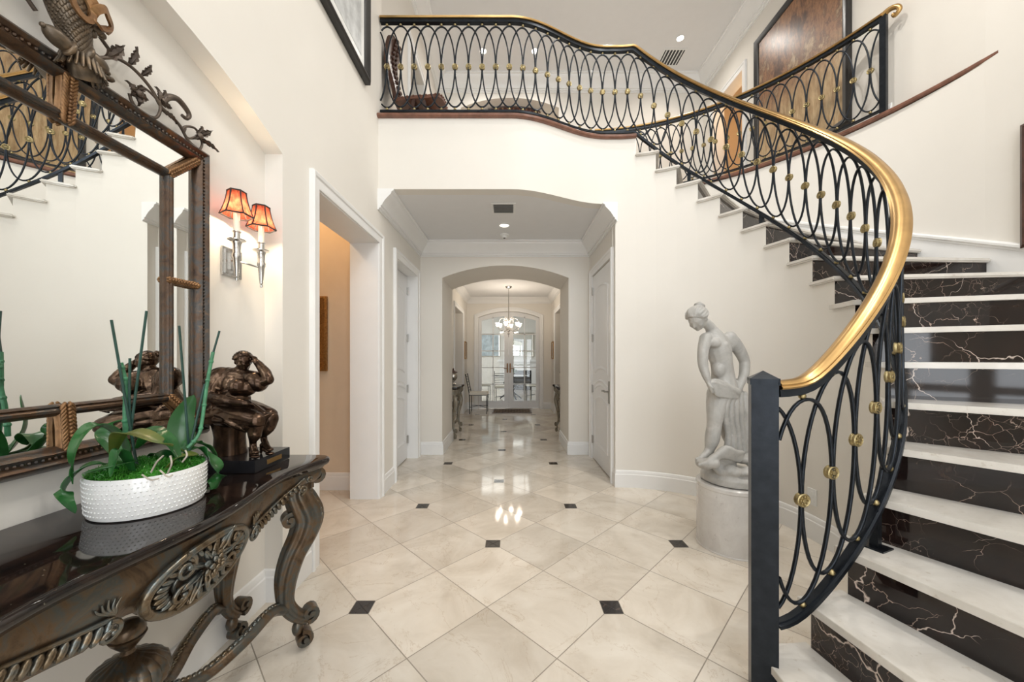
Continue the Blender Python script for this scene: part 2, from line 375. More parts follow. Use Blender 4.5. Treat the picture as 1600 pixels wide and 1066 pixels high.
class MB:
    def __init__(s): s.v = []; s.f = []
    def add(s, vs, fs):
        n = len(s.v); s.v += [Vector(v) for v in vs]; s.f += [tuple(i + n for i in f) for f in fs]; return s
    def merge(s, o, M=None):
        return s.add([(M @ v) if M else v for v in o.v], o.f)
    def box(s, a, b, M=None):
        x0, y0, z0 = a; x1, y1, z1 = b
        vs = [Vector(p) for p in ((x0,y0,z0),(x1,y0,z0),(x1,y1,z0),(x0,y1,z0),(x0,y0,z1),(x1,y0,z1),(x1,y1,z1),(x0,y1,z1))]
        if M: vs = [M @ v for v in vs]
        return s.add(vs, [(0,3,2,1),(4,5,6,7),(0,1,5,4),(1,2,6,5),(2,3,7,6),(3,0,4,7)])
    def ell(s, c, r, M=None, nu=14, nv=9):
        if isinstance(r, (int, float)): r = (r, r, r)
        c = Vector(c); vs = []; fs = []
        R = M or Matrix.Identity(3)
        vs.append(c + R @ Vector((0, 0, -r[2])))
        for j in range(1, nv):
            p = -PI / 2 + PI * j / nv
            for i in range(nu):
                t = 2 * PI * i / nu
                vs.append(c + R @ Vector((r[0]*math.cos(p)*math.cos(t), r[1]*math.cos(p)*math.sin(t), r[2]*math.sin(p))))
        vs.append(c + R @ Vector((0, 0, r[2])))
        for i in range(nu): fs.append((0, 1 + (i+1) % nu, 1 + i))
        for j in range(nv - 2):
            for i in range(nu):
                a = 1 + j*nu; b = a + nu
                fs.append((a+i, a+(i+1) % nu, b+(i+1) % nu, b+i))
        top = len(vs) - 1; a = 1 + (nv-2)*nu
        for i in range(nu): fs.append((a+i, a+(i+1) % nu, top))
        return s.add(vs, fs)
    def lathe(s, prof, c=(0, 0, 0), n=32, flute=0, amp=0.0, M=None, caps=True):
        c = Vector(c); vs = []; fs = []
        for (r, z) in prof:
            for i in range(n):
                t = 2*PI*i/n
                rr = r * (1 + (amp * abs(math.cos(flute * t / 2)) if flute else 0))
                p = Vector((rr*math.cos(t), rr*math.sin(t), z))
                vs.append(c + (M @ p if M else p))
        m = len(prof)
        for j in range(m - 1):
            for i in range(n):
                fs.append((j*n+i, j*n+(i+1) % n, (j+1)*n+(i+1) % n, (j+1)*n+i))
        if caps and prof[0][0] > 1e-5: fs.append(tuple(reversed(range(n))))
        if caps and prof[-1][0] > 1e-5: fs.append(tuple(range((m-1)*n, m*n)))
        return s.add(vs, fs)
    def tube(s, pts, r, n=8, closed=False, flat=None, sect=None, caps=True, up=None):
        """sweep; r number or list or func(t); flat=(w,h) rectangular bar; sect = [(a,b)] custom unit section"""
        P = [Vector(p) for p in pts]; m = len(P)
        def tan(i):
            if closed: d = P[(i+1) % m] - P[i-1]
            else: d = P[min(i+1, m-1)] - P[max(i-1, 0)]
            return d.normalized() if d.length > 1e-9 else Vector((0, 0, 1))
        T = [tan(i) for i in range(m)]
        N = Vector(up) if up else (Vector((0, 0, 1)) if abs(T[0].z) < 0.9 else Vector((1, 0, 0)))
        N = (N - T[0]*N.dot(T[0])).normalized()
        if flat: sec = [(-flat[0]/2, -flat[1]/2), (flat[0]/2, -flat[1]/2), (flat[0]/2, flat[1]/2), (-flat[0]/2, flat[1]/2)]
        elif sect: sec = sect
        else: sec = [(math.cos(2*PI*k/n), math.sin(2*PI*k/n)) for k in range(n)]
        k = len(sec); vs = []
        for i in range(m):
            if up and not closed or up:
                N = Vector(up)
            N = N - T[i]*N.dot(T[i])
            N = N.normalized() if N.length > 1e-6 else Vector((1, 0, 0))
            B = T[i].cross(N)
            if flat: rr = 1
            elif callable(r): rr = r(i/(m-1))
            elif isinstance(r, (list, tuple)): rr = r[i]
            else: rr = r
            for a, b in sec: vs.append(P[i] + B*(a*rr) + N*(b*rr))
        fs = []
        for i in range(m if closed else m-1):
            a = i*k; b = ((i+1) % m)*k
            for j in range(k): fs.append((a+j, a+(j+1) % k, b+(j+1) % k, b+j))
        if not closed and caps:
            fs.append(tuple(reversed(range(k)))); fs.append(tuple(range((m-1)*k, m*k)))
        return s.add(vs, fs)
    def prism(s, outer, z0, z1, holes=(), mapf=None):
        """polygon (list of 2D) with holes, extruded from z0 to z1; mapf(x,y,z) -> 3D"""
        mapf = mapf or (lambda x, y, z: (x, y, z))
        loops = [list(outer)] + [list(h) for h in holes]
        tri = tessellate_polygon([[Vector((x, y, 0)) for x, y in l] for l in loops])
        flat = [p for l in loops for p in l]; n = len(flat)
        vs = [mapf(x, y, z0) for x, y in flat] + [mapf(x, y, z1) for x, y in flat]
        fs = [tuple(t) for t in tri] + [tuple(i + n for i in reversed(t)) for t in tri]
        o = 0
        for l in loops:
            k = len(l)
            for i in range(k): fs.append((o+i, o+(i+1) % k, o+(i+1) % k+n, o+i+n))
            o += k
        return s.add(vs, fs)
    def build(s, name, mat, parent=None, smooth=40, bevel=0.0, weld=True, world=True, link=True):
        me = bpy.data.meshes.new(name)
        off = wloc(parent) if (parent is not None and world) else Vector((0, 0, 0))
        me.from_pydata([tuple(v - off) for v in s.v], [], s.f)
        bm = bmesh.new(); bm.from_mesh(me)
        if weld: bmesh.ops.remove_doubles(bm, verts=bm.verts, dist=1e-5)
        bmesh.ops.recalc_face_normals(bm, faces=bm.faces)
        if bevel:
            es = [e for e in bm.edges if len(e.link_faces) == 2 and e.calc_face_angle(0) > 0.6]
            bmesh.ops.bevel(bm, geom=es, offset=bevel, segments=2, affect='EDGES', clamp_overlap=True)
        bm.to_mesh(me); bm.free()
        if smooth:
            me.polygons.foreach_set('use_smooth', [True]*len(me.polygons))
            try: me.set_sharp_from_angle(angle=math.radians(smooth))
            except Exception: pass
        me.materials.append(MATS[mat] if isinstance(mat, str) else mat)
        o = bpy.data.objects.new(name, me)
        if link: COL.objects.link(o)
        if parent is not None: o.parent = parent
        return o
def struct(name, mb, mat, **kw):
    return tag(mb.build(name, mat, **kw), kind='structure')
def box(a, b, M=None): return MB().box(a, b, M)
def sweep2(path, prof, mapf, closed=False):
    """mitred moulding: 2D path, profile [(d,h)], d to the left of travel; mapf(x,y,h)->3D"""
    mb = MB(); P = [Vector((p[0], p[1])) for p in path]; n = len(P); k = len(prof); vs = []
    for i in range(n):
        if closed: d0 = (P[i]-P[i-1]).normalized(); d1 = (P[(i+1) % n]-P[i]).normalized()
        else:
            d1 = (P[i+1]-P[i]).normalized() if i < n-1 else (P[i]-P[i-1]).normalized()
            d0 = (P[i]-P[i-1]).normalized() if i > 0 else d1
        n0 = Vector((-d0.y, d0.x)); n1 = Vector((-d1.y, d1.x)); m = n0 + n1
        m = m / max(0.2, (1 + n0.dot(n1)))
        for d, h in prof: q = P[i] + m*d; vs.append(mapf(q.x, q.y, h))
    fs = []
    for i in range(n if closed else n-1):
        a = i*k; b = ((i+1) % n)*k
        for j in range(k): fs.append((a+j, a+(j+1) % k, b+(j+1) % k, b+j))
    if not closed: fs.append(tuple(reversed(range(k)))); fs.append(tuple(range((n-1)*k, n*k)))
    return mb.add(vs, fs)
def dup(o, parent=None):
    c = o.copy(); COL.objects.link(c)
    if parent is not None: c.parent = parent
    for ch in [x for x in bpy.data.objects if x.parent == o]: dup(ch, c)
    return c
def smooth_pts(pts, n=8):
    """Catmull-Rom through control points"""
    P = [Vector(p) for p in pts]; P = [P[0]*2-P[1]] + P + [P[-1]*2-P[-2]]; out = []
    for i in range(1, len(P)-2):
        for k in range(n):
            t = k/n; a, b, c, d = P[i-1], P[i], P[i+1], P[i+2]
            out.append(0.5*((2*b) + (c-a)*t + (2*a-5*b+4*c-d)*t*t + (3*b-a-3*c+d)*t**3))
    out.append(P[-2]); return out
def lerp(a, b, t): return a + (b-a)*t
def interp(xs, ys, x):
    if x <= xs[0]: return ys[0]
    for i in range(1, len(xs)):
        if x <= xs[i]: return lerp(ys[i-1], ys[i], (x-xs[i-1])/(xs[i]-xs[i-1]))
    return ys[-1]
# ------------------------------------------------------------------ layout constants (metres)
LW, RW = -1.215, 1.06
UL = -1.35                          # upper hall left wall
FZ, CZ, HZ = 3.52, 6.39, 2.84        # upper floor, main ceiling, hall ceiling
SC = (1.05, 2.54)                    # stair centre
RI, RO = 1.11, 2.47                  # stair inner wall, outer wall
NR = 18
TH1, DTH = -92.4, 9.55
def th(j): return math.radians(TH1 + DTH*(j-1))
def zt(j): return 0.145 + 0.1875*(j-1)
def pol(r, a): return (SC[0] + r*math.cos(a), SC[1] + r*math.sin(a))
def znose(a): return 0.145 + 0.1875*((math.degrees(a)-TH1)/DTH)
YF0, YF1 = 3.33, SC[1]+RI
def yf(x):
    if x <= 0.0: return YF0
    if x >= 0.96: return YF1
    t = x/0.96
    return YF0 + (YF1-YF0)*(0.5-0.5*math.cos(PI*t))
FRONT = [(-1.215, YF0), (-0.6, YF0)] + [(x*0.06, yf(x*0.06)) for x in range(0, 17)] + [(1.05, YF1)]
YZ = lambda y, z, x: (x, y, z)       # prism in the YZ plane, extruded along X
XZ = lambda x, z, y: (x, y, z)       # prism in the XZ plane, extruded along Y
def arch(x0, x1, zs, zp, n=16):
    """points of a segmental arch from (x0,zs) over the peak zp to (x1,zs)"""
    h = zp-zs; w = (x1-x0)/2; R = (w*w+h*h)/(2*h); cx = (x0+x1)/2; cz = zp-R
    a = math.asin(w/R)
    return [(cx + R*math.sin(-a + 2*a*i/n), cz + R*math.cos(-a + 2*a*i/n)) for i in range(n+1)]

# ------------------------------------------------------------------ setting
struct('floor', box((-6, -2.7, -0.1), (6, 16, 0)), 'marble_floor', smooth=0)
NA = arch(0.164, 1.936, 2.378, 2.565)
struct('wall_left', MB().prism([(-2.6, 0), (0.164, 0)] + NA + [(1.936, 0), (2.28, 0), (2.28, 2.35), (3.33, 2.35), (3.33, 0), (3.85, 0),
       (3.85, 2.35), (4.69, 2.35), (4.69, 0), (4.88, 0), (4.88, 3.15), (3.42, 3.15), (3.42, 6.5), (-2.6, 6.5)], -1.465, LW, mapf=YZ), 'wall_paint', smooth=20)
struct('wall_niche', MB().prism([(0.164, 0)] + NA + [(1.936, 0)], -1.46, -1.31, mapf=YZ), 'wall_paint', smooth=0)
# rear wall, with the entry doors and added tall windows above that frame a fill light
struct('wall_rear', MB().prism([(-1.465, 0), (-0.45, 0), (-0.45, 2.5), (2.15, 2.5), (2.15, 0), (3.3, 0), (3.3, 6.5), (-1.465, 6.5)], -2.6, -2.5,
       holes=[[(-0.75, 3.4), (2.45, 3.4), (2.45, 5.8), (-0.75, 5.8)]], mapf=XZ), 'wall_paint', smooth=0)
m = MB()
for x in (-0.75, 0.05, 0.85, 1.65, 2.45): m.box((x-0.035, -2.62, 3.37), (x+0.035, -2.54, 5.83))
for z in (3.4, 4.2, 5.0, 5.8): m.box((-0.78, -2.61, z-0.03), (2.48, -2.55, z+0.03))
struct('added_window_1', m, 'trim_paint', smooth=0)
m = MB()
for x in (-0.45, 0.15, 0.80, 0.90, 1.55, 2.15): m.box((x-0.05, -2.62, 0), (x+0.05, -2.54, 2.5))
for z in (0.12, 0.9, 1.7, 2.45): m.box((-0.45, -2.61, z-0.05), (2.15, -2.55, z+0.05))
struct('door_1', m, 'trim_paint', smooth=0)
# curved wall under the stair (stepped under every tread) running into the hall corner
def arcwall(mb, r0, r1, a0, a1, z0, z1, n=4):
    vs = []; fs = []
    for i in range(n+1):
        a = lerp(a0, a1, i/n)
        for r, z in ((r0, z0), (r1, z0), (r1, z1), (r0, z1)):
            x, y = pol(r, a); vs.append((x, y, z))
    for i in range(n):
        for k in range(4): fs.append((i*4+k, i*4+(k+1) % 4, i*4+4+(k+1) % 4, i*4+4+k))
    fs.append((3, 2, 1, 0)); fs.append((n*4, n*4+1, n*4+2, n*4+3))
    mb.add(vs, fs)
m = MB()
# inner skin with a stepped top, plus the tops
N4 = 4
vs = []; fs = []
for j in range(1, NR+1):
    a0, a1 = th(j), th(j+1); zz = zt(j)-0.030
    for i in range(N4):
        b = len(vs); p, q = pol(RI, lerp(a0, a1, i/N4)), pol(RI, lerp(a0, a1, (i+1)/N4))
        po, qo = pol(RI+0.12, lerp(a0, a1, i/N4)), pol(RI+0.12, lerp(a0, a1, (i+1)/N4))
        vs += [(*p, 0), (*q, 0), (*q, zz), (*p, zz), (*po, 0), (*qo, 0), (*qo, zz), (*po, zz)]
        fs += [(b, b+1, b+2, b+3), (b+3, b+2, b+6, b+7), (b+4, b+5, b+6, b+7)]
a0, a1 = th(19), PI/2
for i in range(N4):
    b = len(vs); p, q = pol(RI, lerp(a0, a1, i/N4)), pol(RI, lerp(a0, a1, (i+1)/N4))
    po, qo = pol(RI+0.12, lerp(a0, a1, i/N4)), pol(RI+0.12, lerp(a0, a1, (i+1)/N4))
    vs += [(*p, 0), (*q, 0), (*q, 3.49), (*p, 3.49), (*po, 0), (*qo, 0), (*qo, 3.49), (*po, 3.49)]
    fs += [(b, b+1, b+2, b+3), (b+3, b+2, b+6, b+7), (b+4, b+5, b+6, b+7)]
m.add(vs, fs)
struct('wall_stair', m, 'wall_paint', smooth=25)
# fascia under the balcony edge
fr = FRONT
outer = fr + [(x, y+0.12) for x, y in reversed(fr)]
struct('wall_balcony', MB().prism(outer, HZ, 3.49), 'wall_paint', smooth=25)
struct('ceiling_hall', MB().prism([(x, y+0.02) for x, y in fr[:-1]] + [(RW, YF1+0.02), (RW, 4.9), (LW, 4.9)], HZ+0.001, HZ+0.06), 'ceiling_paint', smooth=0)
struct('wall_hall_right', MB().prism([(YF1, 0), (3.83, 0), (3.83, 2.35), (4.70, 2.35), (4.70, 0), (4.88, 0), (4.88, 2.9), (YF1, 2.9)], RW, RW+0.12, mapf=YZ), 'wall_paint', smooth=0)
TA = arch(-0.92, 0.777, 2.37, 2.537)
struct('wall_hall_end', MB().prism([(-1.5, 0), (-0.92, 0)] + TA + [(0.777, 0), (1.5, 0), (1.5, 3.0), (-1.5, 3.0)], 4.88, 5.72, mapf=XZ), 'wall_paint', smooth=20)
# upper floor
up = [(x, y+0.02) for x, y in FRONT[:-1]] + [pol(RI+0.02, lerp(PI/2, th(19), i/4)) for i in range(5)] + \
     [pol(2.49, lerp(th(19), math.radians(4), i/30)) for i in range(31)] + [(3.56, 2.72), (3.56, 6.9), (-1.36, 6.9), (-1.36, 3.36)]
struct('floor_upper', MB().prism(up, 3.2, 3.50), 'marble_tread', smooth=0)
struct('ceiling', box((-1.5, -2.7, CZ), (3.9, 7.0, CZ+0.1)), 'ceiling_paint', smooth=0)
# outer stair wall
m = MB(); arcwall(m, RO, RO+0.1, math.radians(3.5), math.radians(92), 0, 3.48, 34)
struct('wall_stair_outer', m, 'wall_paint', smooth=25)
m = MB(); arcwall(m, RO, RO+0.1, math.radians(-35), math.radians(3.5), 0, 6.45, 18)
x1, y1 = pol(RO, math.radians(-35)); m.box((x1, -2.6, 0), (x1+0.1, y1, 6.45))
struct('wall_right', m, 'wall_paint', smooth=25)
struct('wall_upper_right', MB().prism([(2.69, 3.3), (6.9, 3.3), (6.9, 6.5), (2.69, 6.5)], 3.515, 3.70,
       holes=[[(5.50, 3.525), (6.30, 3.525), (6.30, 5.66), (5.50, 5.66)]], mapf=YZ), 'wall_paint', smooth=0)
UA = arch(-0.91, 0.88, 5.87, 6.05)
struct('wall_upper_left', MB().prism([(3.40, 3.15), (6.9, 3.15), (6.9, 6.5), (3.40, 6.5)], -1.60, UL,
       holes=[[(4.85, 3.525), (5.62, 3.525), (5.62, 5.52), (4.85, 5.52)]], mapf=YZ), 'wall_paint', smooth=0)
struct('wall_upper_back', MB().prism([(-1.5, 3.3), (3.8, 3.3), (3.8, 6.5), (-1.5, 6.5)], 6.64, 6.9,
       holes=[[(-0.91, 3.525)] + UA + [(0.88, 3.525)]], mapf=XZ), 'wall_paint', smooth=20)
struct('wall_upper_alcove', box((-1.3, 6.9, 3.3), (1.3, 7.0, 6.4)), 'tan_paint', smooth=0)
# alcove behind the upper right doorway
m = MB(); m.box((3.70, 4.9, 3.4), (5.2, 5.0, 6.3)); m.box((3.70, 7.0, 3.4), (5.2, 7.1, 6.3)); m.box((5.1, 4.9, 3.4), (5.2, 7.1, 6.3)); m.box((3.7, 4.9, 6.2), (5.2, 7.1, 6.3)); m.box((3.7, 4.9, 3.3), (5.2, 7.1, 3.5))
struct('wall_upper_closet', m, 'tan_paint', smooth=0)
m = MB(); m.box((-3.2, 4.0, 3.3), (-3.1, 5.8, 6.4)); m.box((-3.2, 4.0, 3.3), (-1.6, 4.1, 6.4)); m.box((-3.2, 5.7, 3.3), (-1.6, 5.8, 6.4)); m.box((-3.2, 4.0, 6.3), (-1.6, 5.8, 6.4)); m.box((-3.2, 4.0, 3.3), (-1.6, 5.8, 3.5))
struct('wall_upper_bedroom', m, 'wall_paint', smooth=0)
# side room seen through the first opening
m = MB(); m.box((-3.8, 3.57, 0), (-1.465, 3.67, 3.2)); m.box((-3.8, 0.9, 0), (-3.7, 3.6, 3.2)); m.box((-3.8, 0.9, 0), (-1.465, 1.0, 3.2)); m.box((-3.8, 0.9, 3.1), (-1.465, 3.67, 3.2))
struct('wall_side_room', m, 'tan_paint', smooth=0)
m = MB(); m.box((-2.2, 3.67, 0), (-1.38, 3.72, 2.6)); m.box((-2.2, 4.85, 0), (-1.38, 4.9, 2.6)); m.box((-2.2, 3.67, 0), (-2.15, 4.9, 2.6))
struct('wall_closet', m, 'wall_paint', smooth=0)
# gallery behind the arch
GL, GR = -1.12, 1.04
for nm, x0, x1 in (('wall_gallery_left', GL-0.22, GL), ('wall_gallery_right', GR, GR+0.22)):
    struct(nm, MB().prism([(5.70, 0), (7.2, 0), (7.2, 2.33), (8.45, 2.33), (8.45, 0), (9.45, 0), (9.45, 2.9), (5.70, 2.9)], x0, x1, mapf=YZ), 'wall_paint', smooth=0)
struct('ceiling_gallery', box((-3.0, 5.6, HZ), (3.0, 9.5, HZ+0.1)), 'ceiling_paint', smooth=0)
DA = arch(-0.83, 0.73, 2.33, 2.49)
struct('wall_gallery_end', MB().prism([(-3.0, 0), (-0.83, 0)] + DA + [(0.73, 0), (3.0, 0), (3.0, 2.9), (-3.0, 2.9)], 9.27, 9.42, mapf=XZ), 'wall_paint', smooth=20)
for s, nm in ((-1, 'wall_left_lobby'), (1, 'wall_right_lobby')):
    m = MB(); m.box((min(s*2.9, s*3.0), 5.7, 0), (max(s*2.9, s*3.0), 9.4, 2.9)); m.box((min(s*1.4, s*3.0), 5.7, 0), (max(s*1.4, s*3.0), 5.8, 2.9))
    struct(nm, m, 'wall_paint', smooth=0)
# far room
m = MB(); m.box((-4.1, 9.42, 0), (-4.0, 9.6, 3.1)); m.box((-4.0, 9.42, 2.9), (-0.0, 9.44, 3.1))
m.box((-4.1, 9.42, 0), (-3.0, 9.5, 3.1)); m.box((3.0, 9.42, 0), (4.1, 9.5, 3.1)); m.box((4.0, 9.4, 0), (4.1, 15.1, 3.1)); m.box((-4.1, 15.0, 0), (4.1, 15.1, 3.1)); m.box((-4.1, 9.42, 2.9), (4.1, 9.5, 3.1))
m.box((-4.1, 13.9, 0), (-4.0, 15.1, 3.1)); m.box((-4.1, 9.42, 0), (-4.0, 10.1, 3.1)); m.box((-4.1, 10.1, 2.9), (-4.0, 13.9, 3.1)); m.box((-4.1, 10.1, 0), (-4.0, 13.9, 0.45))
struct('wall_far_room', m, 'wall_paint', smooth=0)
struct('ceiling_far_room', box((-4.1, 9.4, 3.0), (4.1, 15.1, 3.1)), 'ceiling_paint', smooth=0)

# ------------------------------------------------------------------ trim
BASE = [(0, 0), (0.018, 0), (0.018, 0.128), (0.013, 0.135), (0.013, 0.150), (0.008, 0.165), (0, 0.17)]
CROWN = [(0, 0), (0.145, 0), (0.145, -0.018), (0.128, -0.024), (0.122, -0.045), (0.105, -0.062), (0.070, -0.098), (0.045, -0.135), (0.040, -0.150), (0.028, -0.152), (0.028, -0.172), (0.012, -0.176), (0.012, -0.190), (0, -0.190)]
CAS = [(0, 0), (0, 0.016), (0.012, 0.020), (0.055, 0.020), (0.062, 0.028), (0.080, 0.032), (0.088, 0.026), (0.088, 0)]
P3 = lambda x, y, z: (x, y, z)
def crown(name, path, z, s=1.0, **k):
    return struct(name, sweep2(path, [(d*s, z + h*s) for d, h in CROWN], P3, **k), 'trim_paint', smooth=30)
def base(name, path): return struct(name, sweep2(path, BASE, P3), 'trim_paint', smooth=30)
base('baseboard_left', [(LW, 2.19), (LW, 1.936), (-1.31, 1.936), (-1.31, 0.164), (LW, 0.164), (LW, -2.5)])
base('baseboard_left_hall', [(-0.92, 5.72), (-0.92, 4.88), (LW, 4.88), (LW, 4.78)])
base('baseboard_left_pier', [(LW, 3.76), (LW, 3.42)])
base('baseboard_stair', [pol(RI, math.radians(a)) for a in range(-78, 90, 4)] + [pol(RI, PI/2-0.01), (RW, YF1), (RW, 3.74)])
base('baseboard_right_hall', [(RW, 4.79), (RW, 4.88), (0.777, 4.88), (0.777, 5.72)])
base('baseboard_gallery_left', [(-0.93, 9.27), (GL, 9.27), (GL, 8.54)])
base('baseboard_gallery_right', [(GR, 8.54), (GR, 9.27), (0.83, 9.27)])
base('baseboard_gallery_left_front', [(GL, 7.11), (GL, 5.72)])
base('baseboard_gallery_right_front', [(GR, 5.72), (GR, 7.11)])
base('baseboard_side_room', [(-1.47, 3.57), (-3.7, 3.57)])
crown('trim_1', [(RW, 3.60), (RW, 4.88), (LW, 4.88), (LW, 3.315)], HZ)
crown('trim_2', [(GR, 5.72), (GR, 9.27), (GL, 9.27), (GL, 5.72)], HZ, 0.8)
crown('trim_3', [(3.515, 2.70), (3.515, 6.64), (UL, 6.64), (UL, 3.42)], CZ, 1.35)
def casing(name, y0, y1, ztop, x, side, z0=0.0, closed=False):
    """round an opening in a wall of constant X; side +1 when the room is on +X"""
    path = [(y1, z0), (y1, ztop), (y0, ztop), (y0, z0)] # left of travel is outside of the opening? flipped below
    prof = [(-d, h) for d, h in CAS]
    return struct(name, sweep2(path, prof, lambda a, b, h: (x + side*h, a, b)), 'trim_paint', smooth=30)
casing('trim_4', 2.28, 3.33, 2.35, LW, 1)
casing('trim_5', 3.85, 4.69, 2.35, LW, 1)
casing('trim_6', 3.83, 4.70, 2.35, RW, -1)
casing('trim_7', 4.85, 5.62, 5.52, UL, 1, z0=3.51)
casing('trim_8', 5.50, 6.30, 5.66, 3.515, -1, z0=3.51)
casing('trim_9', 7.2, 8.45, 2.33, GL, 1)
casing('trim_10', 7.2, 8.45, 2.33, GR, -1)
# painted jamb linings of the openings
m = MB(); m.box((-1.47, 2.28-0.001, 0), (LW+0.002, 2.286, 2.35)); m.box((-1.47, 3.324, 0), (LW+0.002, 3.332, 2.35)); m.box((-1.47, 2.28, 2.344), (LW+0.002, 3.33, 2.352))
struct('trim_11', m, 'trim_paint', smooth=0)
m = MB(); m.box((-1.42, 3.85, 0), (LW+0.002, 3.856, 2.35)); m.box((-1.42, 4.684, 0), (LW+0.002, 4.692, 2.35)); m.box((-1.42, 3.85, 2.344), (LW+0.002, 4.69, 2.352))
struct('trim_12', m, 'trim_paint', smooth=0)
# arched casing of the french doors
pth = [(0.73, 0)] + list(reversed(DA)) + [(-0.83, 0)]
struct('trim_13', sweep2(pth, [(-d*1.15, h) for d, h in CAS], lambda a, b, h: (a, 9.27-h, b)), 'trim_paint', smooth=30)
# stair skirt
m = MB(); sec = [(2.470, -0.30), (2.452, -0.30), (2.452, 0.085), (2.444, 0.090), (2.444, 0.102), (2.430, 0.112), (2.430, 0.128), (2.446, 0.140), (2.470, 0.140)]
vs = []; fs = []; n = 60
for i in range(n+1):
    a = math.radians(lerp(-35, 79, i/n))
    for r, dz in sec: x, y = pol(r, a); vs.append((x, y, znose(a)+dz))
k = len(sec)
for i in range(n):
    for j in range(k): fs.append((i*k+j, i*k+(j+1) % k, (i+1)*k+(j+1) % k, (i+1)*k+j))
struct('baseboard_stair_outer', m.add(vs, fs), 'trim_paint', smooth=30)
# wood edge of the upper floor
NOSE = [(-0.06, 3.488), (0.026, 3.488), (0.036, 3.497), (0.036, 3.514), (0.026, 3.524), (-0.06, 3.524)]
pth = [pol(RI, lerp(th(19), PI/2, i/4)) for i in range(4)] + list(reversed(FRONT))
struct('trim_14', sweep2(pth, NOSE, P3), 'wood_red', smooth=40)
pth = [pol(RO + 0.034*(1-min(1, i/9))**1.3, lerp(math.radians(2.0), th(19), i/40)) for i in range(41)]
struct('trim_15', sweep2(pth, NOSE, P3), 'wood_red', smooth=40)
struct('baseboard_upper', sweep2([(3.515, 3.35), (3.515, 3.62)], [(d, h*0.9+3.5) for d, h in BASE], P3), 'trim_paint', smooth=30)

# ------------------------------------------------------------------ panelled doors
def panel_loop(y0, y1, z0, z1, b, t):
    """closed outline; b = rise of the bottom edge, t = rise of the top edge"""
    p = [];
    bot = arch(y0, y1, z0, z0+b, 8) if b else [(y0, z0), (y1, z0)]
    top = arch(y0, y1, z1, z1+t, 8) if t else [(y0, z1), (y1, z1)]
    return list(bot) + list(reversed(top))
def door_leaf(name, x, side, y0, y1, z1, hinge_y, handle):
    d = struct(name, box((x-0.02, y0, 0.01), (x+0.02, y1, z1)), 'door_paint', smooth=0, bevel=0.002)
    face = x + side*0.02
    m = MB(); pr = [(0, 0), (0.006, 0.009), (0.016, 0.012), (0.024, 0.006), (0.036, 0.003), (0.042, 0)]
    for (za, zb, b, t) in ((1.10, 2.10, 0.06, 0.07), (0.90, 0.98, 0.06, 0.06), (0.22, 0.78, 0.0, 0.06)):
        lp = panel_loop(y0+0.12, y1-0.12, za, zb, b, t)
        m.merge(sweep2(lp, pr, lambda a, bb, h: (face + side*h, a, bb), closed=True))
    m.build('panel_moulding', 'door_paint', d, smooth=30)
    for z in (0.25, 0.90, 1.55, 2.15):
        h = box((face-side*0.012, hinge_y-0.02, z-0.045), (face+side*0.012, hinge_y+0.02, z+0.045))
        h.tube([(face+side*0.012, hinge_y, z-0.05), (face+side*0.012, hinge_y, z+0.05)], 0.007)
        h.build('hinge', 'steel_hinge', d)
    if handle:
        m = box((min(face, face+side*0.008), handle-0.022, 0.80), (max(face, face+side*0.008), handle+0.022, 1.04))
        m.build('handle_plate', 'steel_hinge', d, bevel=0.002)
        m = MB().tube([(face, handle, 0.93), (face+side*0.05, handle, 0.93)], 0.009)
        m.tube(smooth_pts([(face+side*0.05, handle, 0.93), (face+side*0.055, handle+0.05, 0.935), (face+side*0.05, handle+0.11, 0.925), (face+side*0.045, handle+0.13, 0.93)], 4), [0.011]*4+[0.009]*9, n=8)
        m.build('door_handle', 'steel_hinge', d)
    return d
door_leaf('door_2', -1.352, 1, 3.86, 4.682, 2.34, 4.672, None)
door_leaf('door_3', 1.083, -1, 3.84, 4.69, 2.34, 4.685, 3.92)
m = box((-1.345, 3.858, 0.90), (-1.27, 3.864, 1.02)); m.build('strike_plate', 'steel_hinge', bpy.data.objects['door_2'])

# ------------------------------------------------------------------ french doors
for nm, x0, x1, hx in (('door_4', -0.828, -0.052, -0.085), ('door_5', -0.048, 0.728, -0.015)):
    yA, yB = 9.33, 9.375
    px0, px1 = (-0.745, -0.165) if x0 < -0.5 else (0.065, 0.645)
    z0, z1 = 0.20, 2.17
    # leaf outline follows the arch
    ar = [(x, z-0.004) for x, z in arch(-0.826, 0.726, 2.33, 2.488, 24) if x0-1e-6 <= x <= x1+1e-6]
    def za(x):
        R = ((0.776**2)+(0.158**2))/(2*0.158); return 2.484 - R + math.sqrt(R*R-(x+0.05)**2)
    top = [(lerp(x0, x1, i/10), za(lerp(x0, x1, i/10))) for i in range(11)]
    hole = [(px0, z0), (px1, z0), (px1, za(px1)-0.10), (lerp(px0, px1, .5), za(lerp(px0, px1, .5))-0.12), (px0, za(px0)-0.10)]
    m = MB().prism([(x0, 0.012)] + top + [(x1, 0.012)], yA, yB, holes=[hole], mapf=XZ)
    cx = (px0+px1)/2
    m.box((cx-0.011, yA, z0), (cx+0.011, yB, 2.36))
    for i in range(1, 5): z = lerp(z0, 2.33, i/5); m.box((px0, yA, z-0.011), (px1, yB, z+0.011))
    d = struct(nm, m, 'door_paint', smooth=0)
    g = box((px0, 9.350, z0), (px1, 9.354, 2.36)); g.build('glass_pane', 'pane_glass', d, smooth=0)
    g = box((hx-0.018, yA-0.012, 0.92), (hx+0.018, yA, 1.16)); g.box((hx-0.012, yA-0.05, 1.02), (hx+0.012, yA, 1.045))
    g.tube([(hx, yA-0.05, 1.032), (hx+(-0.09 if x0 < -0.5 else 0.09), yA-0.05, 1.032)], 0.009)
    o = g.build('door_handle', 'leaf_gilt', d); o['label'] = 'brass lever handle on its long plate'
